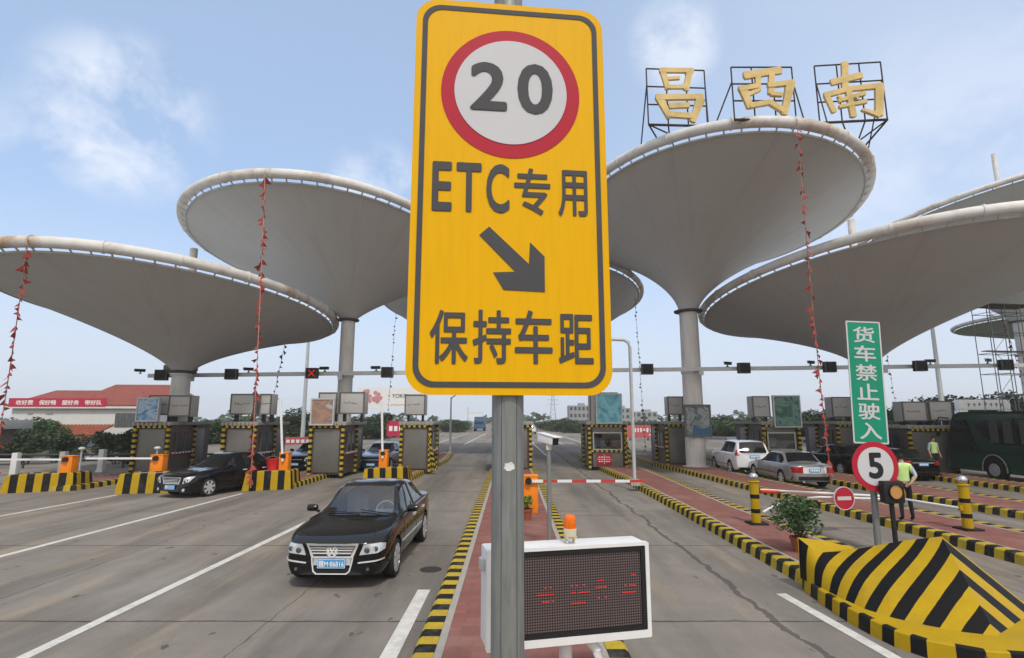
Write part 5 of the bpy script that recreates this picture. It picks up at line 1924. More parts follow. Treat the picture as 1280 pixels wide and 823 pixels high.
# ------------------------------------------------------------------ coach
def coach():
    e = empty('coach', (22.75, 20.4, 0), 0, 'dark green coach with curtained windows standing in the far lane', 'coach')
    Lb, Wb, Hb = 10.5, 2.4, 3.05
    y0 = -Lb + 7.6
    # side outline (y, z): front end leans back
    prof = [(y0, .35), (y0, 2.75), (y0 + .25, Hb), (7.1 - .9, Hb), (7.1 - .45, 2.86), (7.1, 1.75), (7.25, 1.2), (7.28, .55), (7.15, .35)]
    rings_ = []
    mb = MB()
    nx = [(-1.2, 0), (-1.2, 1), (1.2, 1), (1.2, 0)]
    n = len(prof)
    vs_ = []
    for x, ins in ((-1.12, .10), (-1.2, 0), (1.2, 0), (1.12, .10)):
        cy, cz = sum(p[0] for p in prof) / n, sum(p[1] for p in prof) / n
        for y, z in prof:
            vs_.append((x, y + (-ins if y > cy else ins) * .6, z + (-ins if z > 1.6 else ins) * .8))
    fs_ = [tuple(range(n)), tuple(reversed(range(3 * n, 4 * n)))]
    for k in range(3):
        for i in range(n):
            j = (i + 1) % n
            fs_.append((k * n + j, k * n + i, (k + 1) * n + i, (k + 1) * n + j))
    mb.add(vs_, fs_)
    b = mb.build('body', M['paint_green'], e)
    bm = bmesh.new()
    bm.from_mesh(b.data)
    bmesh.ops.recalc_face_normals(bm, faces=bm.faces[:])
    ed = [x for x in bm.edges if x.calc_face_angle(0) > R(18)]
    bmesh.ops.bevel(bm, geom=ed, offset=.05, segments=2, affect='EDGES', clamp_overlap=True)
    bm.to_mesh(b.data)
    bm.free()
    b.data.polygons.foreach_set('use_smooth', [True] * len(b.data.polygons))
    b.data.set_sharp_from_angle(angle=R(35))
    mb = MB()
    mb.box((0, y0 + 3.2, Hb + .10), (1.9, 3.6, .24), taper=.9)
    mb.build('roof_unit', M['signbox'], e, bevel=.05)
    for sx in (-1, 1):
        T = Matrix.Translation((sx * 1.2, 0, 0)) @ Matrix.Rotation(R(-90), 4, 'Z')
        X = sx * 1.215

        def sidepoly(poly, name, mat, par, off=0.0):
            m_ = MB()
            m_.add([(X + sx * off, y, z) for y, z in poly] + [(X + sx * off - sx * .03, y, z) for y, z in poly],
                   [tuple(range(len(poly))), tuple(range(2 * len(poly) - 1, len(poly) - 1, -1))] + [(i, (i + 1) % len(poly), len(poly) + (i + 1) % len(poly), len(poly) + i) for i in range(len(poly))])
            bmx = m_.build(name, mat, par)
            return bmx
        sidepoly([(y0 + .3, 1.62), (4.35, 1.62), (4.95, 1.95), (5.45, 2.62), (5.2, 2.72), (y0 + .3, 2.72)], 'side_window', M['bus_glass'], e)
        sidepoly([(5.35, 1.30), (6.85, 1.30), (6.95, 1.75), (6.55, 2.62), (5.85, 2.66)], 'driver_window', M['bus_glass'], e)
        for k, yy in enumerate((y0 + 1.7, y0 + 3.2, y0 + 4.7, y0 + 6.2)):
            sidepoly([(yy - .06, 1.60), (yy + .06, 1.60), (yy + .06, 2.74), (yy - .06, 2.74)], 'window_pillar', M['trim'], e, .006)
            for q in (.35, 1.05):
                sidepoly([(yy + q - .22, 1.66), (yy + q + .22, 1.66), (yy + q + .22, 2.68), (yy + q - .22, 2.68)], 'curtain', M['curtain'], e, .004)
        sidepoly([(y0 + .1, 1.30), (6.9, 1.18), (6.9, 1.21), (y0 + .1, 1.33)], 'waist_trim', M['trim'], e, -.004)
        for yy in (4.55, y0 + 2.4):
            arch = [(yy + .62 * math.cos(R(t)), .50 + .62 * math.sin(R(t))) for t in range(-10, 191, 10)]
            sidepoly(arch, 'wheel_arch', M['trim'], e, -.002)
            arc2 = MB()
            arc2.tube([(X + sx * .004, yy + .63 * math.cos(R(t)), .50 + .63 * math.sin(R(t))) for t in range(-10, 191, 10)], .025, 6)
            arc2.build('arch_lip', M['wall_grey'], e)
            m_ = MB()
            m_.cyl((sx * .95, yy, .47), (sx * 1.235, yy, .47), .46, n=32)
            wh = m_.build('wheel', M['rubber'], e, smooth=40)
            m_ = MB()
            m_.lathe([(.28, 0), (.26, .03), (.14, .012), (.10, .05), (.02, .05)], 24, 0, Matrix.Translation((sx * 1.235, yy, .47)) @ Matrix.Rotation(R(90 * sx), 4, 'Y'))
            m_.build('rim', M['wall_grey'], wh, smooth=30)
        m_ = MB()
        m_.tube([(sx * 1.1, 6.95, 2.75), (sx * 1.25, 7.35, 2.80), (sx * 1.36, 7.45, 2.55), (sx * 1.36, 7.45, 2.35)], .03, 8)
        m_.box((sx * 1.36, 7.45, 2.10), (.10, .22, .42))
        m_.build('wing_mirror', M['trim'], e)
    m_ = MB()
    m_.add([(-1.1, 7.14, 1.45), (1.1, 7.14, 1.45), (1.05, 6.72, 2.72), (-1.05, 6.72, 2.72), (-1.1, 7.11, 1.43), (1.1, 7.11, 1.43), (1.05, 6.69, 2.70), (-1.05, 6.69, 2.70)],
           [(3, 2, 1, 0), (4, 5, 6, 7), (0, 1, 5, 4), (2, 3, 7, 6), (1, 2, 6, 5), (3, 0, 4, 7)])
    m_.build('windscreen', M['bus_glass'], e)
    return e


coach()


# ------------------------------------------------------------------ people
def skin_mesh(nodes, edges, root, sub=2):
    me = bpy.data.meshes.new('skin')
    names = list(nodes)
    me.from_pydata([nodes[n][0] for n in names], [(names.index(a), names.index(b)) for a, b in edges], [])
    o = link_mesh('skin', me)
    m = o.modifiers.new('k', 'SKIN')
    m.use_smooth_shade = True
    m.branch_smoothing = 0.4
    for i, n in enumerate(names):
        d = me.skin_vertices[0].data[i]
        r = nodes[n][1]
        d.radius = r if isinstance(r, tuple) else (r, r)
        d.use_root = (n == root)
    s_ = o.modifiers.new('s', 'SUBSURF')
    s_.levels = sub
    bpy.context.view_layer.update()
    dg = bpy.context.evaluated_depsgraph_get()
    res = bpy.data.meshes.new_from_object(o.evaluated_get(dg))
    bpy.data.objects.remove(o)
    return res


def person(label, loc, rz, pose='behind', vest=True, shirt='shirt_blue', scale=1.0, seated=False):
    N, E_ = {}, []

    def nd(n, p, r, par=None):
        N[n] = (p, r)
        if par:
            E_.append((par, n))
    nd('pelvis', (0, 0, .97), (.155, .115))
    nd('waist', (0, -.01, 1.10), (.145, .10), 'pelvis')
    nd('chest', (0, 0, 1.30), (.165, .115), 'waist')
    nd('upper', (0, .01, 1.43), (.13, .09), 'chest')
    nd('neck', (0, 0, 1.52), .055, 'upper')
    nd('jaw', (0, -.025, 1.585), (.062, .07), 'neck')
    nd('skull', (0, -.01, 1.665), (.076, .092), 'jaw')
    nd('crown', (0, 0, 1.735), (.055, .065), 'skull')
    nd('nose', (0, -.118, 1.635), .013, 'skull')
    for s, q in ((1, 'r'), (-1, 'l')):
        nd('sh' + q, (.185 * s, .01, 1.42), .062, 'upper')
        if pose == 'behind':
            el, wr, pa, fd = (.265 * s, .10, 1.17), (.10 * s, .20, 1.00), (.03 * s, .215, .975 + .02 * s), Vector((-.6 * s, .25, -.5))
        elif pose == 'wheel':
            el, wr, pa, fd = (.25 * s, -.12, 1.20), (.17 * s, -.38, 1.23), (.16 * s, -.45, 1.25), Vector((-.2 * s, -.6, .4))
        else:
            el, wr, pa, fd = (.245 * s, .03, 1.16), (.255 * s, -.05, .93), (.255 * s, -.07, .87), Vector((0, -.15, -1))
        nd('el' + q, el, .045, 'sh' + q)
        nd('wr' + q, wr, .029, 'el' + q)
        nd('pa' + q, pa, (.036, .020), 'wr' + q)
        fd = fd.normalized()
        side = Vector((0, 0, 1)) if pose == 'behind' else Vector((0, 1, 0)) if pose != 'wheel' else Vector((1, 0, 0))
        side = (side - fd * side.dot(fd)).normalized()
        curl = fd.cross(side)
        for k, ln in enumerate((.070, .078, .072, .058)):
            b = Vector(pa) + fd * .03 + side * (.030 - .020 * k)
            nd('f%d%s' % (k, q), tuple(b), .0095, 'pa' + q)
            nd('g%d%s' % (k, q), tuple(b + fd * ln * .55 + curl * .006), .0085, 'f%d%s' % (k, q))
            nd('h%d%s' % (k, q), tuple(b + fd * ln * .92 + curl * .024), .007, 'g%d%s' % (k, q))
        b = Vector(pa) - fd * .02 + side * .035
        nd('t0' + q, tuple(b), .011, 'pa' + q)
        nd('t1' + q, tuple(b + fd * .035 + side * .022), .009, 't0' + q)
        if seated:
            nd('hi' + q, (.10 * s, -.05, .94), .088, 'pelvis')
            nd('kn' + q, (.13 * s, -.50, .98), .06, 'hi' + q)
            nd('an' + q, (.13 * s, -.68, .62), .040, 'kn' + q)
            nd('to' + q, (.13 * s, -.86, .60), .032, 'an' + q)
        else:
            st_ = .04 * s
            nd('hi' + q, (.095 * s, 0, .90), .088, 'pelvis')
            nd('kn' + q, (.120 * s, -.02 + st_, .50), .060, 'hi' + q)
            nd('an' + q, (.135 * s, .02 + st_, .09), .042, 'kn' + q)
            nd('to' + q, (.150 * s, -.15 + st_, .035), (.040, .032), 'an' + q)
    me = skin_mesh(N, E_, 'pelvis')
    e = empty('person', loc, rz, label, 'person')
    if scale != 1:
        e.scale = (scale,) * 3
    mats = [M['skin'], M[shirt], M['trousers'], M['rubber']]
    for m in mats:
        me.materials.append(m)
    kk = lambda p: p
    W = {q: Vector(N['wr' + q][0]) for q in 'rl'}
    El = {q: Vector(N['el' + q][0]) for q in 'rl'}
    for p in me.polygons:
        c = p.center
        k = 0
        arm = abs(c.x) > .20 or (pose == 'behind' and c.y > .155 and c.z < 1.2) or (pose == 'wheel' and c.y < -.16 and c.z > 1.1)
        if c.z > 1.50:
            k = 0
        elif c.z < .075 and not seated or (seated and c.z < .63):
            k = 3
        elif arm and 0.80 < c.z < 1.5:
            k = 1 if c.z > 1.17 and pose != 'wheel' or (pose == 'wheel' and c.y > -.2) else 0
        elif c.z < 1.02:
            k = 2
        else:
            k = 1
        p.material_index = k
    body = link_mesh('body', me, e)
    # hair: a cap lying over the upper and rear head

    def shell(cond, off, name, mat):
        bm = bmesh.new()
        bm.from_mesh(me)
        bm.normal_update()
        dl = [f for f in bm.faces if not cond(f.calc_center_median(), f.normal)]
        bmesh.ops.delete(bm, geom=dl, context='FACES')
        for v in bm.verts:
            v.co += v.normal * off
        ex = bmesh.ops.extrude_edge_only(bm, edges=[x for x in bm.edges if x.is_boundary])
        for g_ in ex['geom']:
            if isinstance(g_, bmesh.types.BMVert):
                g_.co -= g_.normal * off * .9 if g_.normal.length else Vector((0, 0, 0))
        m2 = bpy.data.meshes.new(name)
        bm.to_mesh(m2)
        bm.free()
        m2.materials.clear()
        m2.materials.append(mat)
        m2.polygons.foreach_set('material_index', [0] * len(m2.polygons))
        m2.polygons.foreach_set('use_smooth', [True] * len(m2.polygons))
        return link_mesh(name, m2, e)
    shell(lambda c, n: c.z > 1.69 or (c.z > 1.60 and c.y > -.02), .014, 'hair', M['hair'])
    if vest:
        shell(lambda c, n: 1.06 < c.z < 1.49 and abs(c.x) < .19 and not (c.y > .15), .014, 'safety_vest', M['vest'])
    for s in (-1, 1):
        MB().lathe([(.004, -.008), (.010, -.004), (.010, .004), (.004, .008)], 10, 0, Matrix.Translation((.030 * s, -.094, 1.665))).build('eye', M['sign_black'], e, smooth=60)
    return e


person('standing person in lime vest and dark trousers, hands clasped behind back', (9.90, 14.2, .19), R(165), 'behind', scale=0.95)
person('distant person in lime vest standing in front of the coach', (18.95, 25.0, .19), R(10), 'side')
person('booth clerk in a pale shirt behind the front window', (4.78, 30.75, .22), R(0), 'side', False, 'shirt_blue')
person('booth clerk in a white shirt at the window under the green poster', (14.45, 30.75, .22), R(20), 'side', False, 'shirt_white')
person('driver in a white shirt at the wheel of the nearest black saloon', (-2.86 + .37, 11.55 + .27, -.42), R(-1), 'wheel', False, 'shirt_white', 1.0, True)


# ------------------------------------------------------------------ main yellow sign
pole = empty('sign_post', (-0.02, 2.60, 0.19), R(5.94), 'tall galvanised post holding the yellow speed limit sign', 'sign post')
mb = MB()
mb.cyl((0, 0, 0), (0, 0, 5.2), 0.075, n=40)
mb.cyl((0, 0, 0), (0, 0, 0.02), 0.17, n=32)
mb.build('post', M['galv'], pole, smooth=40)
mb = MB()
for a in (-118, -62):
    mb.box((0.0745 * math.cos(R(a)), 0.0745 * math.sin(R(a)), 2.6), (0.004, 0.004, 5.1))
mb.build('weld_seam', M['seam'], pole)
mb = MB()
rs = random.Random(3)
pts = []
for i in range(18):
    t = 2 * math.pi * i / 18
    rr_ = rs.uniform(.75, 1.1)
    pts.append((0.0008 + .026 * rr_ * math.cos(t), 2.30 + .021 * rr_ * math.sin(t)))
vs_ = []
for y_off in (0.0765, 0.0750):
    for u, z in pts:
        a = R(-90) + u / .075
        vs_.append((y_off * math.cos(a), y_off * math.sin(a), z))
nn = len(pts)
mb.add(vs_, [tuple(range(nn))] + [(i, nn + i, nn + (i + 1) % nn, (i + 1) % nn) for i in range(nn)])
mb.build('sticker', M['sticker'], pole)
sg = empty('speed_limit_sign', (-0.005, 2.505, 2.809), R(5.94), 'large yellow sign with a red ringed 20 over an arrow', 'traffic sign')
mb = MB()
mb.plate(rrect(-.480, 0, .480, 2.009, .115, 10), 0, .004)
mb.build('panel', M['yellow_sign'], sg, smooth=30)
mb = MB()
for z in (.35, 1.0, 1.65):
    mb.box((0, .016, z), (.70, .018, .05))
mb.build('back_bracket', M['galv'], sg)
mb = MB()
ring(mb, rrect(-.448, .034, .448, 1.976, .095, 10), rrect(-.422, .060, .422, 1.950, .075, 10), -.003, -.0006)
mb.build('border_line', M['sign_grey'], sg)
mb = MB()
mb.plate(circle(.0, 1.507, .349, 72), -.003, -.0006)
disc = mb.build('red_disc', M['sign_red'], sg)
mb = MB()
mb.plate(circle(.0, 1.513, .283, 72), -.006, -.0034)
mb.build('white_disc', M['sign_white'], disc)
mb = MB()
glyphs(mb, '2', -.207, 1.402, -.019, 1.668, -.0085, .035)
glyphs(mb, '0', .030, 1.395, .213, 1.675, -.0085, .035)
mb.build('speed_figures', M['sign_grey'], sg)
mb = MB()
for ch, x0, x1 in (('E', -.382, -.285), ('T', -.266, -.143), ('C', -.121, -.007)):
    glyphs(mb, ch, x0, .871, x1, 1.125, -.003, .03)
for ch, x0, x1 in (('专', .015, .194), ('用', .233, .380)):
    glyphs(mb, ch, x0, .868, x1, 1.110, -.003, .022)
mb.build('lettering', M['sign_grey'], sg)
mb = MB()
for ch, x0, x1, z0, z1 in (('保', -.375, -.199, .140, .392), ('持', -.178, .001, .142, .396), ('车', .018, .196, .144, .398), ('距', .225, .391, .146, .384)):
    glyphs(mb, ch, x0, z0, x1, z1, -.003, .022)
mb.build('lettering', M['sign_grey'], sg)
mb = MB()
arr = [(-.111, 3.612), (-.149, 3.566), (.036, 3.377), (-.079, 3.388), (-.018, 3.297), (.161, 3.290), (.161, 3.468), (.091, 3.540), (.086, 3.434)]
arr = [(-.105, 3.612), (-.152, 3.568), (.020, 3.392), (-.085, 3.386), (-.035, 3.302), (.162, 3.296), (.162, 3.470), (.092, 3.540), (.086, 3.432)]
mb.plate([(x, z - 2.809) for x, z in arr], -.003, -.0006)
mb.build('arrow', M['sign_grey'], sg)

# ------------------------------------------------------------------ red message board on its post
lb = empty('message_board', (.50, 4.95, .19), R(13.1), 'white framed message screen on the island behind the sign post', 'message board')
Wd, z0, z1 = .732, .647, 1.432
mb = MB()
mb.box((0, .16, (z0 + z1) / 2), (2 * Wd - .01, .27, z1 - z0 - .01))
mb.build('housing', M['white_paint'], lb, bevel=.02)
mb = MB()
ring(mb, rrect(-Wd, z0, Wd, z1, .012), rrect(-Wd + .05, z0 + .06, Wd - .035, z1 - .028, .01), -.02, .04)
mb.build('front_frame', M['white_paint'], lb)
mb = MB()
ring(mb, rrect(-Wd + .05, z0 + .06, Wd - .035, z1 - .028, .006), rrect(-Wd + .09, z0 + .10, Wd - .075, z1 - .07, .004), -.012, .03)
mb.build('black_bezel', M['black'], lb)
mb = MB()
mb.box((.007, .012, (z0 + z1) / 2 + .015), (2 * Wd - .17, .02, z1 - z0 - .172))
scr = mb.build('screen', M['led_face'], lb)
mb = MB()
rs = random.Random(8)
p = .0217
Z0 = z0 + .40
glyph_rows = {}
for cx, rows_ in ((-.50, [(1, -3, 3), (0, -4, 4), (-3, -3, 2)]), (-.20, [(2, -1, 1), (0, -4, 3), (-2, -2, 2)]), (.08, [(2, -3, -1), (2, 2, 3), (0, -3, 4), (-1, 2, 3), (-3, -3, 3)]), (.30, [(3, -2, 0), (1, -3, 1), (-2, -2, 1)]), (.55, [(4, 1, 2), (1, -2, 2), (-1, -3, 2)])):
    for dz, a, b in rows_:
        for k in range(a, b + 1):
            if rs.random() < .78:
                mb.box((cx + k * p, -.001, Z0 + dz * p * 1.3), (.014, .006, .009))
mb.build('lit_dots', M['led_red'], scr)
mb = MB()
mb.cyl((.0, .16, 0), (.0, .16, z0), .057, n=24)
mb.cyl((.0, .16, 0), (.0, .16, .02), .14, n=24)
mb.build('post', M['white_paint'], lb, smooth=40)
mb = MB()
mb.tube([(.18, .10, z0 - .005), (.26, .08, z0 - .10), (.31, .06, z0 - .32), (.32, .05, .02)], .045, 12)
mb.build('cable_conduit', M['white_paint'], lb, smooth=40)
mb = MB()
mb.box((-Wd - .015, .10, z1 - .13), (.05, .10, .10))
mb.build('side_bracket', M['galv_light'], lb, bevel=.01)
bc = empty('warning_beacon', (.515, 5.06, .19 + z1), R(13), 'amber warning beacon on top of the message screen', 'beacon')
mb = MB()
mb.lathe([(.055, .06), (.058, .12), (.055, .125), (.035, .125)], 20)
mb.box((0, 0, .052), (.10, .08, .016))
for sx in (-1, 1):
    mb.box((sx * .035, 0, .022), (.012, .05, .045))
mb.build('base', M['cream'], bc, smooth=40)
mb = MB()
mb.lathe([(.054, .125), (.056, .16), (.052, .215), (.040, .235), (.012, .243)], 24)
mb.build('amber_dome', M['amber'], bc, smooth=60)

# ------------------------------------------------------------------ camera on its post, pipe post
e = empty('speed_camera', (.72, 10.9, .19), 0, 'white box camera on a grey post in the right island kerb', 'camera')
mb = MB()
mb.cyl((0, 0, 0), (0, 0, 1.92), .042, n=16)
mb.cyl((0, 0, 0), (0, 0, .02), .11, n=16)
mb.build('pole', M['galv'], e, smooth=40)
mb = MB()
mb.box((0, 0, 1.97), (.10, .10, .10))
mb.cyl((.0, 0, 1.9), (0, 0, 2.03), .03, n=10)
mb.build('bracket', M['cream'], e)
Tc = Matrix.Translation((.0, .03, 2.12)) @ Matrix.Rotation(R(38), 4, 'Z') @ Matrix.Rotation(R(9), 4, 'X')
mb = MB()
mb.box((0, 0.02, 0), (.17, .44, .15), T=Tc)
mb.box((0, -.02, .09), (.20, .54, .018), T=Tc)
hs = mb.build('housing', M['white_paint'], e, bevel=.012)
mb = MB()
mb.box((0, -.206, -.005), (.145, .012, .13), T=Tc)
mb.build('glass_front', M['black'], hs)
e = empty('pipe_post', (4.72, 21.6, .19), 0, 'tall pale pipe post with an arm bent over the lane', 'pipe post')
mb = MB()
mb.tube([(0, 0, 0), (0, 0, 5.35), (-.06, 0, 5.55), (-.22, 0, 5.66), (-1.0, 0, 5.70), (-2.2, 0, 5.72)], .068, 14)
mb.build('pole', M['galv_light'], e, smooth=50)
mb = MB()
mb.box((0, 0, .12), (.38, .38, .24), taper=.9)
mb.build('foot', M['concrete'], e, bevel=.02)
mb = MB()
mb.box((-2.1, -.02, 5.55), (.34, .16, .16))
mb.build('camera_head', M['white_paint'], e, bevel=.015)


# ------------------------------------------------------------------ striped crash nose
def chevron_mat(name, c, period, off, duty):
    """yellow paint with black bands cut across the direction c"""
    m = M['haz_y'].copy()
    m.name = name
    t = m.node_tree
    b = t.nodes['Principled BSDF']
    cur = b.inputs['Base Color'].links[0].from_socket
    co = t.nodes.new('ShaderNodeTexCoord')
    dp = t.nodes.new('ShaderNodeVectorMath')
    dp.operation = 'DOT_PRODUCT'
    t.links.new(co.outputs['Object'], dp.inputs[0])
    dp.inputs[1].default_value = c
    nz_ = t.nodes.new('ShaderNodeTexNoise')
    nz_.inputs['Scale'].default_value = 9
    t.links.new(co.outputs['Object'], nz_.inputs['Vector'])

    def mt(op, a, bb):
        n = t.nodes.new('ShaderNodeMath')
        n.operation = op
        for i, x in enumerate((a, bb)):
            if isinstance(x, (int, float)):
                n.inputs[i].default_value = x
            elif x is not None:
                t.links.new(x, n.inputs[i])
        return n.outputs[0]
    v = mt('DIVIDE', mt('SUBTRACT', dp.outputs['Value'], off), period)
    v = mt('ADD', v, mt('MULTIPLY', nz_.outputs[0], 0.03))
    k = mt('LESS_THAN', mt('FRACT', v, None), duty)
    mx = t.nodes.new('ShaderNodeMix')
    mx.data_type = 'RGBA'
    t.links.new(k, mx.inputs['Factor'])
    t.links.new(cur, mx.inputs['A'])
    mx.inputs['B'].default_value = (0.007, 0.007, 0.008, 1)
    t.links.new(mx.outputs['Result'], b.inputs['Base Color'])
    return m


def nose():
    e = empty('crash_nose', (0, 0, 0), 0, 'large wedge shaped crash nose in yellow and black chevrons', 'crash barrier')
    zl = .18
    path = [(4.80, 9.62), (4.66, 9.25), (4.57, 8.5), (4.53, 7.9), (4.55, 7.45), (4.60, 7.08), (4.76, 6.76), (5.2, 6.46), (5.9, 6.32), (6.7, 6.55), (7.25, 7.3)]
    kerb_mesh(path, .09, zl + .01, False, .225, .0, .02, .02).build('striped_ledge', [M['haz_y'], M['haz_k']], e)
    mb = MB()
    p2 = offset_in(path, .085, False)
    mb.add([(x, y, zl + .004) for x, y in p2] + [(7.2, 9.4, zl + .004)], [tuple(range(len(p2) + 1))])
    mb.build('ledge_top', M['haz_y'], e)
    BASE = [(4.64, 9.30), (4.68, 8.70), (4.70, 8.26), (4.75, 7.82), (4.90, 7.49), (5.14, 7.23), (5.42, 7.02), (5.71, 6.91)]
    TOP = [(4.66, 9.32, .80), (4.74, 9.18, .71), (4.83, 9.07, .62), (5.2, 9.0, .66), (5.62, 8.8, .79), (5.89, 8.6, .90), (6.17, 8.2, 1.04)]
    C0, PK, S = Vector((5.71, 6.91, zl)), Vector((6.17, 8.2, 1.04)), Vector((6.95, 7.75, zl))
    Dl, Bd = Vector((1.07, .52, .64)), Vector((.424, -.906, 0))
    c = Matrix((Dl, Bd, Dl.cross(Bd))).inverted() @ Vector((0, 1, 0))
    o0 = c.dot(Vector((4.60, 9.28, .18)))
    ml = chevron_mat('left chevrons', c, .335, o0 + 1.02, .48)
    s0, s1 = c.dot(C0), c.dot(PK)
    # the other face: bands parallel to its outer edge, meeting the first ones on the crease
    Dr = S - PK
    Cr = PK - C0
    c2 = Matrix((Dr, Cr, Dr.cross(Cr))).inverted() @ Vector((0, s1 - s0, 0))
    mr_ = chevron_mat('right chevrons', c2, .335, o0 + 1.02 - s0 + c2.dot(C0), .48)

    def along(P, t):
        seg = [0]
        for a, b in zip(P[:-1], P[1:]):
            seg.append(seg[-1] + (Vector(b) - Vector(a)).length)
        d = t * seg[-1]
        for i in range(len(P) - 1):
            if d <= seg[i + 1] + 1e-9:
                return Vector(P[i]).lerp(Vector(P[i + 1]), (d - seg[i]) / max(1e-9, seg[i + 1] - seg[i]))
        return Vector(P[-1])
    B3 = [(x, y, zl) for x, y in BASE]
    nU, nV = 60, 10
    mb = MB()
    for i in range(nU + 1):
        b, tt = along(B3, i / nU), along(TOP, i / nU)
        for j in range(nV + 1):
            v = j / nV
            p = b.lerp(tt, v)
            bow = .10 * math.sin(math.pi * v) * math.sin(math.pi * i / nU)
            mb.v.append((p.x - bow * .6, p.y - bow * .5, p.z + bow * .5))
    for i in range(nU):
        for j in range(nV):
            a = i * (nV + 1) + j
            mb.f.append((a, a + nV + 1, a + nV + 2, a + 1))
            mb.m.append(0)
    mb.build('chevron_face', ml, e, smooth=50)
    mb = MB()
    n = 16
    for i in range(n + 1):
        a, b = C0.lerp(PK, i / n), C0.lerp(S, i / n)
        for j in range(5):
            mb.v.append(tuple(a.lerp(b, j / 4)))
    for i in range(n):
        for j in range(4):
            a = i * 5 + j
            mb.f.append((a, a + 1, a + 6, a + 5))
            mb.m.append(0)
    mb.build('chevron_face', mr_, e, smooth=50)
    # rear faces close the wedge
    BK = [Vector((6.9, 9.1, zl)), Vector((6.4, 9.35, zl))]
    mb = MB()
    mb.add([tuple(PK), tuple(S), (7.0, 8.6, zl), (6.9, 9.2, zl), (6.35, 9.1, .66)], [(0, 1, 2), (0, 2, 3), (0, 3, 4)])
    mb.build('back_face', M['haz_k'], e)
    mb = MB()
    mb.add([TOP[0], TOP[1], TOP[2], TOP[3], TOP[4], TOP[5], TOP[6], (6.35, 9.1, .66), (5.6, 9.35, .62), (5.2, 9.40, .72)],
           [(6, 5, 7), (5, 4, 7), (4, 8, 7), (4, 3, 8), (3, 2, 8), (2, 9, 8), (2, 1, 9), (1, 0, 9)])
    mb.add([TOP[0], (4.64, 9.30, zl), (6.9, 9.2, zl), (6.35, 9.1, .66), (5.6, 9.35, .62), (5.2, 9.40, .72)], [(0, 1, 2, 3, 4, 5)])
    mb.build('top_face', M['haz_y'], e)
    return e


nose()


# ------------------------------------------------------------------ bollards, barrier arms, no-entry disc
def bollard(loc, label):
    e = empty('bollard', loc, 0, label, 'bollard', 'striped bollards with a ball on top')
    mb = MB()
    H = .98
    seg = [0, .26, .36, .60, .70, .90, H]
    for i in range(len(seg) - 1):
        mb.cyl((0, 0, seg[i]), (0, 0, seg[i + 1]), .108, n=24, mat=1 if i in (1, 3) else 0, caps=False)
    mb.build('striped_tube', [M['haz_y'], M['haz_k']], e, smooth=40)
    mb = MB()
    mb.lathe([(.12, H), (.135, H + .02), (.12, H + .04), (.05, H + .05)], 24)
    mb.build('cap', M['haz_y'], e, smooth=40)
    mb = MB()
    n = 12
    mb.lathe([(.11 * math.sin(math.pi * max(.04, min(.96, i / n))), H + .13 - .11 * math.cos(math.pi * i / n)) for i in range(n + 1)], 24)
    mb.build('ball', M['steel_ball'], e, smooth=60)
    mb = MB()
    mb.box((0, 0, .02), (.42, .42, .04))
    mb.build('base_plate', M['haz_k'], e, bevel=.01)
    return e


bollard((5.96, 13.85, .19), 'yellow bollard with black bands beside the potted shrub')
bollard((10.54, 13.15, .19), 'yellow bollard with black bands right of the standing person')
e = empty('swing_barrier', (6.0, 13.85, .19), 0, 'white pipe barrier reaching from the bollard behind the red disc', 'swing barrier')
MB().cyl((.10, 0, .80), (3.2, -.15, .66), .026, n=10).build('straight_pipe', M['white_paint'], e, smooth=40)
MB().tube([(.12, -.04, .28), (.45, -.05, .46), (.95, -.08, .60), (1.5, -.10, .64), (3.2, -.17, .60)], .026, 10).build('curved_pipe', M['white_paint'], e, smooth=40)
MB().cyl((.10, -.01, .77), (.55, -.03, .75), .042, n=10).build('sleeve', M['arm_red'], e)
e = empty('no_entry_sign', (8.02, 13.62, .76), R(8), 'round red no entry disc hung on the white pipe barrier', 'traffic sign')
mb = MB()
mb.plate(circle(0, .06, .270, 40), 0, .015)
mb.build('disc', M['sign_red'], e, smooth=40)
mb = MB()
ring(mb, circle(0, .06, .275, 40), circle(0, .06, .258, 40), -.004, .018)
mb.build('rim', M['sign_white'], e)
mb = MB()
mb.box((0, -.003, .06), (.36, .004, .085))
mb.build('white_bar', M['sign_white'], e)
e = empty('swing_barrier', (10.48, 13.15, .19), 0, 'white pipe barrier sloping down from the bollard near the person', 'swing barrier')
mb = MB()
mb.cyl((-.08, 0, .48), (-.85, 1.6, .55), .026, n=10)
mb.build('straight_pipe', M['white_paint'], e)
mb = MB()
mb.box((-.05, 0, .48), (.10, .10, .12))
mb.build('hinge', M['haz_y'], e, bevel=.01)

# ------------------------------------------------------------------ hanging green sign, 5 sign, amber signal
gp = empty('sign_post', (7.42, 11.6, 0), 0, 'grey post carrying the tall green sign beside the crash nose', 'sign post')
mb = MB()
mb.cyl((.0, 0, 0), (.10, 0, 4.75), .062, n=20)
mb.cyl((.0, 0, 0), (.0, 0, .03), .16, n=20)
mb.build('post', M['galv'], gp, smooth=40)
gs = empty('lane_sign', (7.44, 11.5, 2.20), R(2), 'tall green sign with white border and characters down its length', 'traffic sign')
gs.rotation_euler = (0, R(2.0), R(2))
mb = MB()
mb.plate(rrect(-.375, 0, .375, 2.58, .03), 0, .01)
mb.build('panel', M['sign_green'], gs)
mb = MB()
ring(mb, rrect(-.375, 0, .375, 2.58, .03), rrect(-.345, .03, .345, 2.55, .02), -.004, -.0006)
mb.build('border_line', M['sign_white'], gs)
mb = MB()
for i, ch in enumerate('货车禁止驶入'):
    zt = 2.46 - .405 * i
    glyphs(mb, ch, -.235, zt - .345, .235, zt, -.005, .024)
mb.build('lettering', M['sign_white'], gs)
mb = MB()
for z in (.4, 1.3, 2.2):
    mb.box((0, .02, z), (.5, .02, .05))
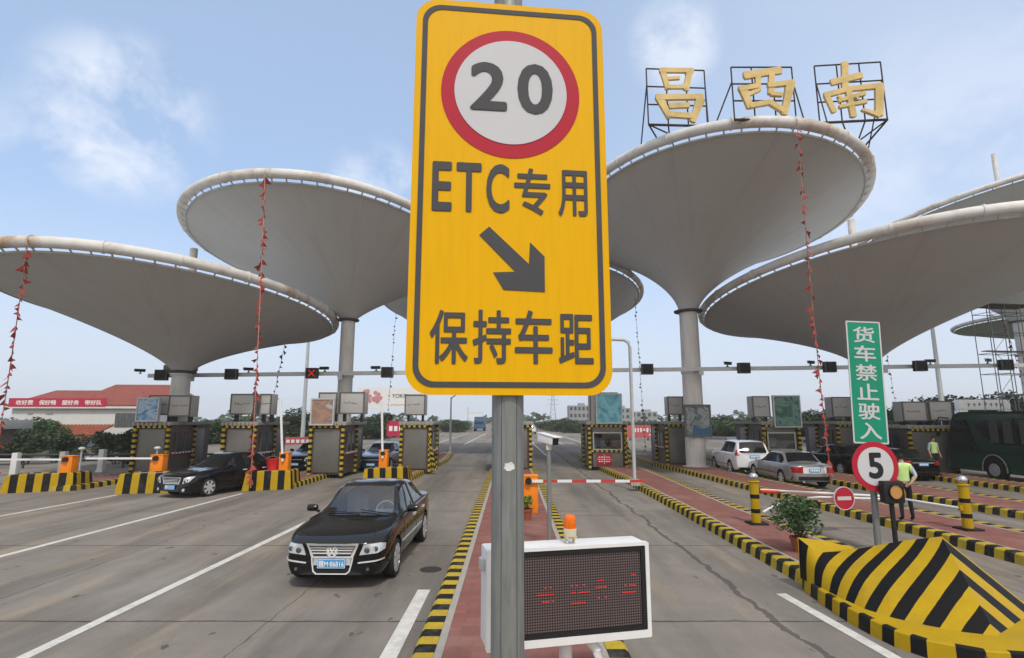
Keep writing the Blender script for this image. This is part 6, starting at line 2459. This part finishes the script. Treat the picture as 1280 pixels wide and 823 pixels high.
mb.build('back_bracket', M['galv'], gs)
s5 = empty('speed_limit_sign', (7.45, 11.46, 1.27), R(4), 'round sign with a black 5 in a red ring under the green sign', 'traffic sign')
mb = MB()
mb.plate(circle(0, .48, .50, 56), 0, .010)
mb.build('red_disc', M['sign_red'], s5, smooth=40)
mb = MB()
mb.plate(circle(0, .48, .385, 56), -.004, -.0006)
mb.build('white_disc', M['sign_white'], s5)
mb = MB()
glyphs(mb, '5', -.165, .23, .165, .76, -.007, .045)
mb.build('speed_figure', M['sign_black'], s5)
tl = empty('warning_signal', (7.64, 11.38, 0), R(4), 'black square signal with one amber lens on a black post', 'traffic signal')
mb = MB()
mb.cyl((0, 0, 0), (0, 0, 1.09), .045, n=16)
mb.cyl((0, 0, 0), (0, 0, .03), .12, n=16)
mb.build('post', M['black'], tl, smooth=40)
mb = MB()
mb.box((0, -.04, 1.26), (.43, .16, .43))
mb.build('housing', M['black'], tl, bevel=.03)
mb = MB()
mb.plate(circle(.02, 1.27, .135, 32), -.135, -.118)
mb.build('amber_lens', M['amber_pale'], tl, smooth=40)
mb = MB()
ring(mb, circle(.02, 1.27, .155, 32), circle(.02, 1.27, .138, 32), -.16, -.118)
mb.build('visor', M['trim'], tl)


# ------------------------------------------------------------------ plants and trees
def leaf_cloud(blobs, n, size, rng, flat=0.4, cup=True):
    """leaf-sized faces through the volume of several lumps"""
    mb = MB()
    tot = sum(b[3] ** 2 for b in blobs)
    for bx, by, bz_, br in blobs:
        k = int(n * br * br / tot)
        for _ in range(k):
            while True:
                d = Vector((rng.uniform(-1, 1), rng.uniform(-1, 1), rng.uniform(-1, 1)))
                if 0.05 < d.length < 1:
                    break
            d = d.normalized() * (d.length ** 0.45)
            c = Vector((bx, by, bz_)) + Vector((d.x * br, d.y * br, d.z * br * .85)) * rng.uniform(.75, 1.08)
            s = size * rng.uniform(.6, 1.4)
            q = Matrix.Rotation(rng.uniform(0, 6.28), 4, 'Z') @ Matrix.Rotation(rng.uniform(-1.2, 1.2), 4, 'X') @ Matrix.Rotation(rng.uniform(-.8, .8), 4, 'Y')
            T = Matrix.Translation(c) @ q
            mb.add([(-s * .5, 0, 0), (0, -s * .32, s * .08), (s * .55, 0, -s * .05), (0, s * .32, s * .08)], [(0, 1, 2, 3)], 0, T)
    return mb


def tree_meshes(seed):
    rng = random.Random(seed)
    blobs = [(0, 0, .62, .30)]
    for k in range(9):
        a = rng.uniform(0, 6.28)
        r = rng.uniform(.18, .38)
        blobs.append((r * math.cos(a), r * math.sin(a), rng.uniform(.36, .84), rng.uniform(.13, .24)))
    cr = leaf_cloud(blobs, 2100, .055, rng)
    tr = MB()
    tr.tube([(0, 0, 0), (.01, 0, .25), (-.01, .01, .5), (0, 0, .72)], [.035, .028, .02, .008], 8)
    for k in range(5):
        b = blobs[1 + k]
        tr.tube([(0, 0, .28 + .05 * k), (b[0] * .6, b[1] * .6, (b[2] + .3) * .5 + .1), (b[0], b[1], b[2])], [.016, .011, .004], 6)
    return cr, tr


TREES = []
for sd in range(4):
    c_, t_ = tree_meshes(40 + sd)
    TREES.append((c_.mesh('crown', M['leaf_mid'] if sd % 2 else M['leaf_dark']), t_.mesh('trunk', M['bark'], 40)))
rt = random.Random(5)


def tree(x, y, top, label, group, wide=1.0, name='tree', v=None):
    h = max(1.2, top + .12) / .80
    e = empty(name, (x, y, -.03 - .18 * h), rt.uniform(0, 6.28), label, 'tree', group)
    me = TREES[v if v is not None else rt.randrange(4)]
    e.scale = (h * wide, h * wide, h)
    link_mesh('crown', me[0], e)
    link_mesh('trunk', me[1], e)
    return e


def thicken(pts):
    """between two neighbouring trees of a belt stands a lower one"""
    out_ = list(pts)
    for (x0, y0, z0), (x1, y1, z1) in zip(pts[:-1], pts[1:]):
        out_.append(((x0 + x1) / 2 + rt.uniform(-.8, .8), (y0 + y1) / 2 + rt.uniform(.5, 3), min(z0, z1) * rt.uniform(.82, .98)))
    return out_


for x, y, z in thicken(((-43.78, 48, 3.2), (-45.8, 47, 2.9), (-41.9, 50, 3.0))):
    tree(x, y, z, 'dark tree top left of the white building with the banner', 'trees left of the white building', 1.1)
for x, y, z in thicken(((-34.01, 62, 2.95), (-33.19, 58, 2.4), (-34.16, 66, 2.6), (-34.57, 70, 3.4), (-36.2, 64, 2.7), (-30.79, 72, 2.6))):
    tree(x, y, z, 'leafy green tree seen between the two booths nearest the building', 'trees between the booths by the building', 1.25)
for x, y, z in thicken(((-28.48, 70, 3.5), (-25.36, 66, 4.1), (-23.41, 66, 3.6), (-24.7, 74, 3.2), (-27.0, 68, 3.0), (-21.82, 80, 3.0), (-19.22, 76, 3.75), (-19.29, 82, 3.3), (-18.13, 85, 3.0), (-20.6, 78, 3.1))):
    tree(x, y, z, 'rounded green tree behind the row of booths below the billboard', 'trees behind the booths below the billboard', 1.3)
for x, y, z in thicken(((-14.36, 118, 2.4), (-11.67, 115, 2.6), (-10.96, 122, 2.7), (-13.1, 120, 2.9), (-12.4, 126, 3.0), (-15.6, 124, 2.9))):
    tree(x, y, z, 'far green tree beside the highway behind the lamp posts', 'far trees beside the highway', 1.4)
for x, y, z in thicken(((5.21, 150, 2.0), (7.1, 140, 2.2), (8.99, 132, 2.5), (10.6, 126, 2.7), (11.84, 120, 3.2), (13.35, 118, 3.0), (15.06, 118, 2.9), (11.47, 110, 2.1), (14.2, 112, 2.3), (16.6, 116, 2.8), (9.8, 122, 2.2), (18.2, 118, 2.8))):
    tree(x, y, z, 'green tree in the belt beyond the box camera', 'trees in the belt beyond the camera', 1.5)
for x, y, z in thicken(((25.4, 120, 2.5), (28.98, 125, 2.4), (22.5, 118, 2.4), (31.0, 120, 2.6))):
    tree(x, y, z, 'far tree above the red hoarding', 'far trees above the hoarding', 1.4)
for x, y, z in thicken(((28.57, 80, 3.1), (28.45, 76, 2.9), (31.38, 80, 3.5), (31.92, 78, 3.0), (32.44, 76, 3.2), (36.41, 82, 2.9), (30.0, 82, 3.2), (34.3, 79, 3.1), (26.8, 80, 2.8), (33.2, 84, 3.2))):
    tree(x, y, z, 'bushy green tree between the poster column and the green poster', 'trees beyond the poster column', 1.35)
for x, y, z in thicken(((36.95, 70, 4.0), (36.12, 66, 4.2), (39.68, 70, 3.8), (44.22, 75, 3.5), (38.2, 68, 3.6), (41.9, 72, 3.4))):
    tree(x, y, z, 'dark green tree behind the falling red pennants', 'trees behind the pennants', 1.2)
for x, y, z in thicken(((41.93, 62, 4.5), (46.32, 66, 4.3), (44.99, 62, 4.45), (44.92, 60, 5.0), (46.63, 60, 5.3), (46.81, 58, 5.5), (50.13, 60, 5.3), (53.75, 62, 5.2), (50.45, 56, 5.6), (51.96, 56, 5.3), (53.76, 56, 5.8), (43.0, 60, 4.2), (48.5, 57, 4.9))):
    tree(x, y, z, 'dark tree behind the coach and twin light boxes', 'trees behind the coach', 1.05, v=0 if x > 46 else None)


def bush(x, y, h, wd, label, seed):
    rng = random.Random(seed)
    blobs = []
    for k in range(8):
        blobs.append((rng.uniform(-.5, .5) * wd, rng.uniform(-.35, .35) * wd * .6, rng.uniform(.25, .78) * h, rng.uniform(.22, .34) * min(h, wd)))
    e = empty('bush', (x, y, 0), 0, label, 'bush', 'dark bushes in front of the white building')
    leaf_cloud(blobs, 2600, .17, rng).build('foliage', M['leaf_dark'], e)
    mb = MB()
    for b in blobs[:5]:
        mb.tube([(b[0] * .2, b[1] * .2, 0), (b[0] * .7, b[1] * .7, b[2] * .5), b[:3]], [.04, .03, .01], 6)
    mb.build('stem', M['bark'], e)


for i, (x, y, h, wd, lab) in enumerate(((-29.6, 34, 2.3, 1.7, 'tall sparse bush behind the first white post'), (-27.9, 36, 2.0, 2.6, 'dark bush under the orange tiled roof'), (-26.0, 36.5, 1.9, 2.4, 'low dark bush behind the small mushroom lamp'),
                                    (-24.0, 34, 2.4, 2.6, 'dense dark bush below the barred window'), (-22.3, 33, 2.1, 1.8, 'dark bush beside the blue poster booth'), (-31.6, 33.5, 1.6, 2.4, 'dark bush at the foot of the grey flat roof'))):
    bush(x, y, h, wd, lab, 70 + i)


def potted(loc, label, h, r, leaf, n, seed, size=.07):
    rng = random.Random(seed)
    e = empty('potted_plant', loc, 0, label, 'potted plant')
    mb = MB()
    mb.lathe([(.115, 0), (.155, .22), (.17, .22), (.17, .27), (.15, .27), (.14, .20)], 24)
    mb.build('pot', M['terracotta'], e, smooth=35)
    blobs = [(rng.uniform(-.6, .6) * r, rng.uniform(-.6, .6) * r, .27 + h * rng.uniform(.35, .8), r * rng.uniform(.38, .6)) for _ in range(9)]
    leaf_cloud(blobs, n, size, rng).build('foliage', leaf, e)
    mb = MB()
    for b in blobs:
        mb.tube([(0, 0, .2), (b[0] * .5, b[1] * .5, (b[2] + .2) * .5), b[:3]], [.014, .010, .004], 6)
    mb.build('stem', M['bark'], e)


potted((5.55, 11.05, .19), 'leafy green shrub in a red clay pot behind the crash nose', .74, .50, M['leaf_pot'], 1500, 5)
potted((.36, 14.4, .19), 'small yellow green plant at the foot of the tall orange gate', .34, .28, M['leaf_yellow'], 500, 9, .08)

# ------------------------------------------------------------------ buildings and far things
b1 = empty('service_building', (-47.0, 60, 0), R(4), 'white single storey building under a red roof with a red banner', 'building')
mb = MB()
mb.box((0, 2.3, 2.0), (14.2, 4.6, 4.05))
mb.build('wall', M['wall_white'], b1)


def hip(mb, x0, x1, y0, y1, z0, z1, over=.4, inset=3.0):
    x0, x1, y0, y1 = x0 - over, x1 + over, y0 - over, y1 + over
    ym = (y0 + y1) / 2
    mb.add([(x0, y0, z0), (x1, y0, z0), (x1, y1, z0), (x0, y1, z0), (x0 + inset, ym, z1), (x1 - inset, ym, z1),
            (x0, y0, z0 - .22), (x1, y0, z0 - .22), (x1, y1, z0 - .22), (x0, y1, z0 - .22)],
           [(0, 1, 5, 4), (1, 2, 5), (2, 3, 4, 5), (3, 0, 4), (6, 7, 1, 0), (7, 8, 2, 1), (8, 9, 3, 2), (9, 6, 0, 3), (9, 8, 7, 6)])


mb = MB()
hip(mb, -7.1, 7.1, 0, 4.6, 4.28, 5.95)
mb.build('roof', M['roof_red'], b1)
MB().box((0, -.44, 3.98), (15.0, .05, .22)).build('fascia', M['wall_white'], b1)
bn = MB().box((-2.2, -.46, 4.50), (10.0, .05, .92)).build('banner', M['banner_red'], b1)
for i, t_ in enumerate(('收好费', '保好畅', '服好务', '带好队')):
    mb = MB()
    x = -6.45 + 2.35 * i
    glyphs(mb, t_, x, 4.24, x + 1.75, 4.76, -.49, .03)
    mb.build('lettering', M['text_white'], bn)
for x, ww, hh, z in ((5.0, 2.6, 1.5, 2.6),):
    w_ = MB().box((x, -.02, z), (ww, .06, hh)).build('window', M['window_grey'], b1)
    mb = MB()
    for k in range(9):
        mb.box((x - ww / 2 + ww * k / 8, -.07, z), (.05, .04, hh))
    mb.box((x, -.075, z), (ww, .04, .06))
    mb.build('bars', M['frame'], w_)
for x, z, ww in ((-5.2, 3.3, .5), (-3.2, 3.3, .7), (0.4, 1.95, 2.3)):
    MB().box((x, -.03, z), (ww, .06, .16)).build('vent', M['wall_grey'], b1)
ln = empty('lean_to', (-46.5, 52, 0), R(4), 'low lean-to with an orange tiled roof before the white building', 'building')
mb = MB()
mb.box((0, 2.2, .55), (11, 3.6, 1.1))
mb.build('wall', M['wall_grey'], ln)
mb = MB()
mb.add([(-6, -.3, .75), (6, -.3, .75), (6, 4.2, 2.15), (-6, 4.2, 2.15), (-6, -.3, .65), (6, -.3, .65), (6, 4.2, 2.0), (-6, 4.2, 2.0)], [(0, 1, 2, 3), (4, 7, 6, 5), (0, 4, 5, 1), (1, 5, 6, 2), (2, 6, 7, 3), (3, 7, 4, 0)])
for k in range(34):
    x = -5.9 + 11.8 * k / 33
    mb.cyl((x, -.32, .77), (x, 4.2, 2.17), .075, n=6)
mb.build('roof', M['roof_orange'], ln)
b2 = empty('service_building', (-51.3, 75, 0), R(4), 'second white building behind, its red roof a storey higher', 'building')
mb = MB()
mb.box((0, 1.6, 2.7), (11.5, 3.2, 5.5))
mb.build('wall', M['wall_white'], b2)
mb = MB()
hip(mb, -5.8, 5.8, 0, 3.2, 5.85, 7.5, inset=2.2)
mb.build('roof', M['roof_red'], b2)
mb = MB()
ring(mb, rrect(-6.25, 5.35, 6.25, 5.66, .02), rrect(-6.2, 5.4, 6.2, 5.62, .01), -.5, -.3)
mb.box((0, -.38, 5.5), (12.4, .06, .26))
mb.build('fascia', M['wall_white'], b2)
mb = MB()
mb.box((3.2, -.03, 3.9), (3.2, .06, .9))
mb.build('window', M['window_grey'], b2)
lr = empty('roadside_shelter', (-38.6, 38, 0), 0, 'grey flat roofed shelter at the frame edge behind the pennants', 'shelter')
mb = MB()
mb.box((0, 1, 2.35), (7.5, 2.4, .62))
mb.build('roof', M['wall_grey'], lr, bevel=.03)
MB().box((0, 1.6, 1.0), (7.0, .9, 2.05)).build('wall', M['booth_dark'], lr)
for x in (-3.3, 3.3):
    MB().cyl((x, .1, 0), (x, .1, 2.05), .09, n=10).build('post', M['wall_grey'], lr)


def billboard(name, loc, rz, label, w_, z0, z1, mat, extra, cat='billboard', legs=2, t=.25):
    e = empty(name, loc, rz, label, cat)
    MB().box((0, 0, (z0 + z1) / 2), (w_, t, z1 - z0)).build('panel', mat, e)
    for k in range(legs):
        x = -w_ * .38 + w_ * .76 * k / max(1, legs - 1)
        MB().cyl((x, t / 2 + .12, 0), (x, t / 2 + .12, z1 - .1), .12, n=10).build('post', M['galv'], e)
    extra(e, -t / 2)
    return e


def yk(e, y):
    mb = MB()
    rr_ = random.Random(2)
    for k in range(26):
        a, q = rr_.uniform(0, 6.28), rr_.uniform(.1, 1.0)
        cx, cz = -3.9 + 2.0 * q * math.cos(a), 7.0 + 1.45 * q * math.sin(a)
        mb.plate(circle(cx, cz, rr_.uniform(.2, .5), 10), y - .02 - .003 * k, y - .015 - .003 * k + .01)
    mb.build('printed_shapes', M['billboard_pink'], e)
    mb = MB()
    glyphs(mb, 'YOKOHAMA', .2, 6.95, 6.4, 7.75, y - .02, .02)
    for k in range(9):
        mb.box((2.9 + .3 * k, y - .02, 6.35), (.18, .02, .10))
    mb.build('lettering', M['window'], e)
    mb = MB()
    for k in range(10):
        mb.box((.2 + .42 * k, y - .02, 5.5 + (.1 if k % 3 else 0)), (.28, .02, .22))
    mb.build('small_print', M['billboard_pink'], e)


billboard('billboard', (-24.3, 110, 0), R(4), 'large white billboard with pink shapes and blue wording', 13.4, 4.83, 8.98, M['billboard'], yk)


def redp(e, y):
    mb = MB()
    for k in range(3):
        mb.box((-.72 + .62 * k, y - .02, 1.55), (.42, .03, .62))
        mb.box((-.72 + .62 * k, y - .045, 1.55), (.10, .03, .40))
    mb.build('faded_print', M['text_white'], e)


billboard('notice_board', (-14.6, 70, 0), R(4), 'red roadside notice with white print beside the grey roof box', 2.5, .6, 2.5, M['banner_red'], redp, 'notice board')


def hoard(e, y):
    mb = MB()
    rr_ = random.Random(6)
    x = -5.4
    while x < 5.2:
        ww = rr_.uniform(.18, .34)
        if not (-0.5 < x < 0.1):
            mb.box((x, y - .02, 1.32), (ww * .7, .03, .52))
            mb.box((x + ww * .2, y - .045, 1.32 + rr_.uniform(-.1, .1)), (ww * .9, .02, .10))
        x += ww + .14
    for k in range(9):
        mb.box((2.5 + .3 * k, y - .02, .72), (.2, .02, .16))
    mb.build('faded_print', M['text_white'], e)


billboard('hoarding', (15.4, 72, 0), 0, 'long faded red hoarding beyond the pipe post', 12.2, .35, 1.95, M['banner_pink'], hoard, 'hoarding', 5)


def bnr(e, y):
    mb = MB()
    for k in range(7):
        mb.box((-1.25 + .4 * k, y - .02, .95), (.26, .02, .26))
    mb.build('faded_print', M['text_white'], e)


billboard('banner', (-17.3, 45, 0), 0, 'small pink banner stretched behind the dark facing car', 3.4, .68, 1.28, M['banner_pink'], bnr, 'banner', 2, .05)


def lamp_post(loc, h, label, r=.14, arm=None):
    e = empty('lamp_post', loc, 0, label, 'lamp post', 'tall lamp posts')
    mb = MB()
    mb.cyl((0, 0, 0), (0, 0, h), r, r * .55, 16)
    mb.cyl((0, 0, 0), (0, 0, .05), r * 1.9, n=16)
    mb.build('pole', M['galv_light'], e, smooth=40)
    sg_ = arm or 1
    mb = MB()
    mb.tube([(0, 0, h - .1), (sg_ * .6, 0, h + .35), (sg_ * 1.6, 0, h + .5)], [r * .5, r * .42, r * .35], 8)
    mb.build('arm', M['galv_light'], e, smooth=40)
    mb = MB()
    mb.box((sg_ * 1.9, 0, h + .5), (.8, .26, .12))
    mb.build('lamp_head', M['galv_light'], e, bevel=.03)


lamp_post((-18.9, 50, 0), 13.0, 'tall lamp post rising behind the lowest canopy edge', .20, -1)
lamp_post((35.25, 45, 0), 12.5, 'tall lamp post beside the coach under the wide canopy', .22)
lamp_post((-5.0, 45, 0), 4.5, 'lamp post at the island end beyond the single box booth', .10)
lamp_post((-12.0, 62, 0), 3.4, 'thin lamp post beside the red roadside notice', .07)
e = empty('highway_gantry', (-10.4, 160, 0), 0, 'distant white highway sign frame over the road', 'sign gantry')
for x in (-2.4, 2.0):
    MB().cyl((x, 0, 0), (x, 0, 6.2 if x < 0 else 4.0), .12, n=8).build('post', M['galv_light'], e)
MB().box((-.2, 0, 3.85), (4.4, .15, .75)).build('sign_panel', M['billboard'], e)
MB().cyl((-2.4, 0, 4.6), (2.0, 0, 4.6), .08, n=8).build('beam', M['galv_light'], e)


def block(loc, w_, d_, h, floors, bays, label):
    e = empty('apartment_block', loc, 0, label, 'building')
    MB().box((0, d_ / 2, h / 2), (w_, d_, h)).box((w_ * .15, d_ / 2, h + .5), (w_ * .3, d_ * .5, 1.0)).build('wall', M['wall_grey'], e)
    for f in range(floors):
        for b in range(bays):
            x = -w_ / 2 + w_ * (b + .5) / bays
            z = h * (f + .55) / floors
            MB().box((x, -.05, z), (w_ / bays * .55, .12, h / floors * .5)).build('window', M['window'], e)


block((27.0, 220, 0), 8.2, 8, 8.2, 3, 5, 'grey flat roofed block behind the teal poster')
block((45.0, 230, 0), 9, 8, 7.4, 3, 4, 'distant grey block right of the teal poster')
block((60, 250, 0), 12, 8, 6.2, 2, 5, 'low distant grey block above the red hoarding')
e = empty('power_pylon', (18.6, 250, 0), 0, 'faint lattice power pylon beyond the tree belt', 'pylon')
mb = MB()
for sx in (-1, 1):
    for sy in (-1, 1):
        mb.cyl((sx * 1.5, sy * 1.5, 0), (sx * .3, sy * .3, 15), .10, n=5)
for k in range(7):
    a, b = 1.5 - .165 * k, 1.5 - .165 * (k + 1)
    mb.cyl((-a, -a, 2 * k), (b, -b, 2 * k + 2), .06, n=5)
    mb.cyl((a, -a, 2 * k), (-b, -b, 2 * k + 2), .06, n=5)
mb.build('lattice', M['pylon'], e)
for z in (9.5, 11.5, 13.5):
    MB().cyl((-2.4, 0, z), (2.4, 0, z), .10, n=5).build('cross_arm', M['pylon'], e)

# scaffold under the small canopy, white arch behind the coach
e = empty('scaffold_tower', (38.6, 42, 0), R(8), 'thin steel scaffold tower rising behind the coach', 'scaffold')
mb = MB()
for x in (-1.2, .2, 1.6, 3.0):
    for y in (0, 1.4):
        mb.cyl((x, y, 0), (x, y, 11.6), .032, n=6)
for k in range(7):
    z = 1.4 + 1.6 * k
    for y in (0, 1.4):
        mb.cyl((-1.2, y, z), (3.0, y, z), .026, n=6)
    for x in (-1.2, .2, 1.6, 3.0):
        mb.cyl((x, 0, z), (x, 1.4, z), .026, n=6)
    for x in (-1.2, 1.6):
        a, b = (x, x + 1.4) if k % 2 else (x + 1.4, x)
        mb.cyl((a, 0, z - 1.5), (b, 0, z), .018, n=5)
mb.build('tubes', M['frame'], e)
for z, d_ in ((11.65, 1.7), (8.0, .5)):
    MB().box((.9, .7, z), (4.5, d_, .06)).build('plank', M['bark'], e)
e = empty('entrance_arch', (41.1, 48, 0), R(3), 'white arch with dark symbols behind the coach roof', 'arch')
MB().box((0, 0, 3.95), (4.7, .6, .9)).build('beam', M['white_paint'], e, bevel=.15)
for x in (-2.0, 2.0):
    MB().box((x, 0, 1.75), (.72, .6, 3.5)).build('pillar', M['white_paint'], e, bevel=.03)
mb = MB()
rr_ = random.Random(4)
for k in range(7):
    x = -1.5 + .5 * k
    mb.box((x, -.31, 4.0), (.26, .03, .07))
    mb.box((x + rr_.uniform(-.06, .06), -.318, 4.0 + rr_.uniform(-.08, .08)), (.07, .03, .30))
mb.build('faded_print', M['mark'], e)

# guard rails beyond the plaza
for x0, y0, x1, y1, lab in ((-24, 62, -15, 118, 'pale guard rail along the road edge beyond the booths with raised arms'), (12.5, 118, 24, 62, 'pale guard rail below the tree belt beyond the camera'), (24, 62, 60, 58, 'long pale guard rail below the trees right of the poster column')):
    e = empty('guard_rail', (x0, y0, 0), 0, lab, 'guard rail')
    dx, dy = x1 - x0, y1 - y0
    L_ = math.hypot(dx, dy)
    mb = MB()
    T = Matrix.Rotation(math.atan2(dy, dx), 4, 'Z')
    mb.box((L_ / 2, 0, .62), (L_, .06, .32), T=T)
    mb.build('rail', M['guard'], e)
    n = int(L_ / 4)
    for k in range(n + 1):
        t = k / n
        MB().box((dx * t, dy * t + .08, .38), (.12, .06, .76)).build('post', M['guard'], e)

# the far wood closing the horizon, a mass without countable trees
rng = random.Random(77)
mb = MB()
for k in range(5200):
    a = rng.uniform(-62, 62)
    d = rng.uniform(240, 330)
    if abs(a + 5.5) < 2.2:
        continue
    h = 4.2 + 1.6 * math.sin(a * .9) + 1.2 * math.sin(a * 2.3 + 1)
    x, y, z = d * math.tan(R(a)), d, rng.uniform(0, 1) ** .8 * h
    s = rng.uniform(.9, 2.2)
    T = Matrix.Translation((x, y, z)) @ Matrix.Rotation(rng.uniform(0, 6.28), 4, 'Z') @ Matrix.Rotation(rng.uniform(-1.2, 1.2), 4, 'X')
    mb.add([(-s, 0, 0), (0, -s * .6, .1), (s, 0, 0), (0, s * .6, .1)], [(0, 1, 2, 3)], 0, T)
o = mb.build('far_wood', M['leaf_dark'])
tag(o, 'far wood closing the horizon behind the plaza', 'wood', kind='stuff')

# ------------------------------------------------------------------ the hazy summer air
HAZE = 0.0007
hm = bpy.data.materials.new('haze')
hm.use_nodes = True
ht = hm.node_tree
ht.nodes.clear()
ho = ht.nodes.new('ShaderNodeOutputMaterial')
hv = ht.nodes.new('ShaderNodeVolumePrincipled')
hv.inputs['Color'].default_value = (0.96, 0.96, 0.97, 1)
hv.inputs['Density'].default_value = HAZE
hv.inputs['Anisotropy'].default_value = 0.2
ht.links.new(hv.outputs[0], ho.inputs['Volume'])
hb = MB().box((0, 370, 14.5), (1410, 890, 31.0)).build('haze', hm)
tag(hb, 'thin summer haze filling the air over the plaza', 'haze', kind='stuff')
sc.cycles.volume_bounces = 1
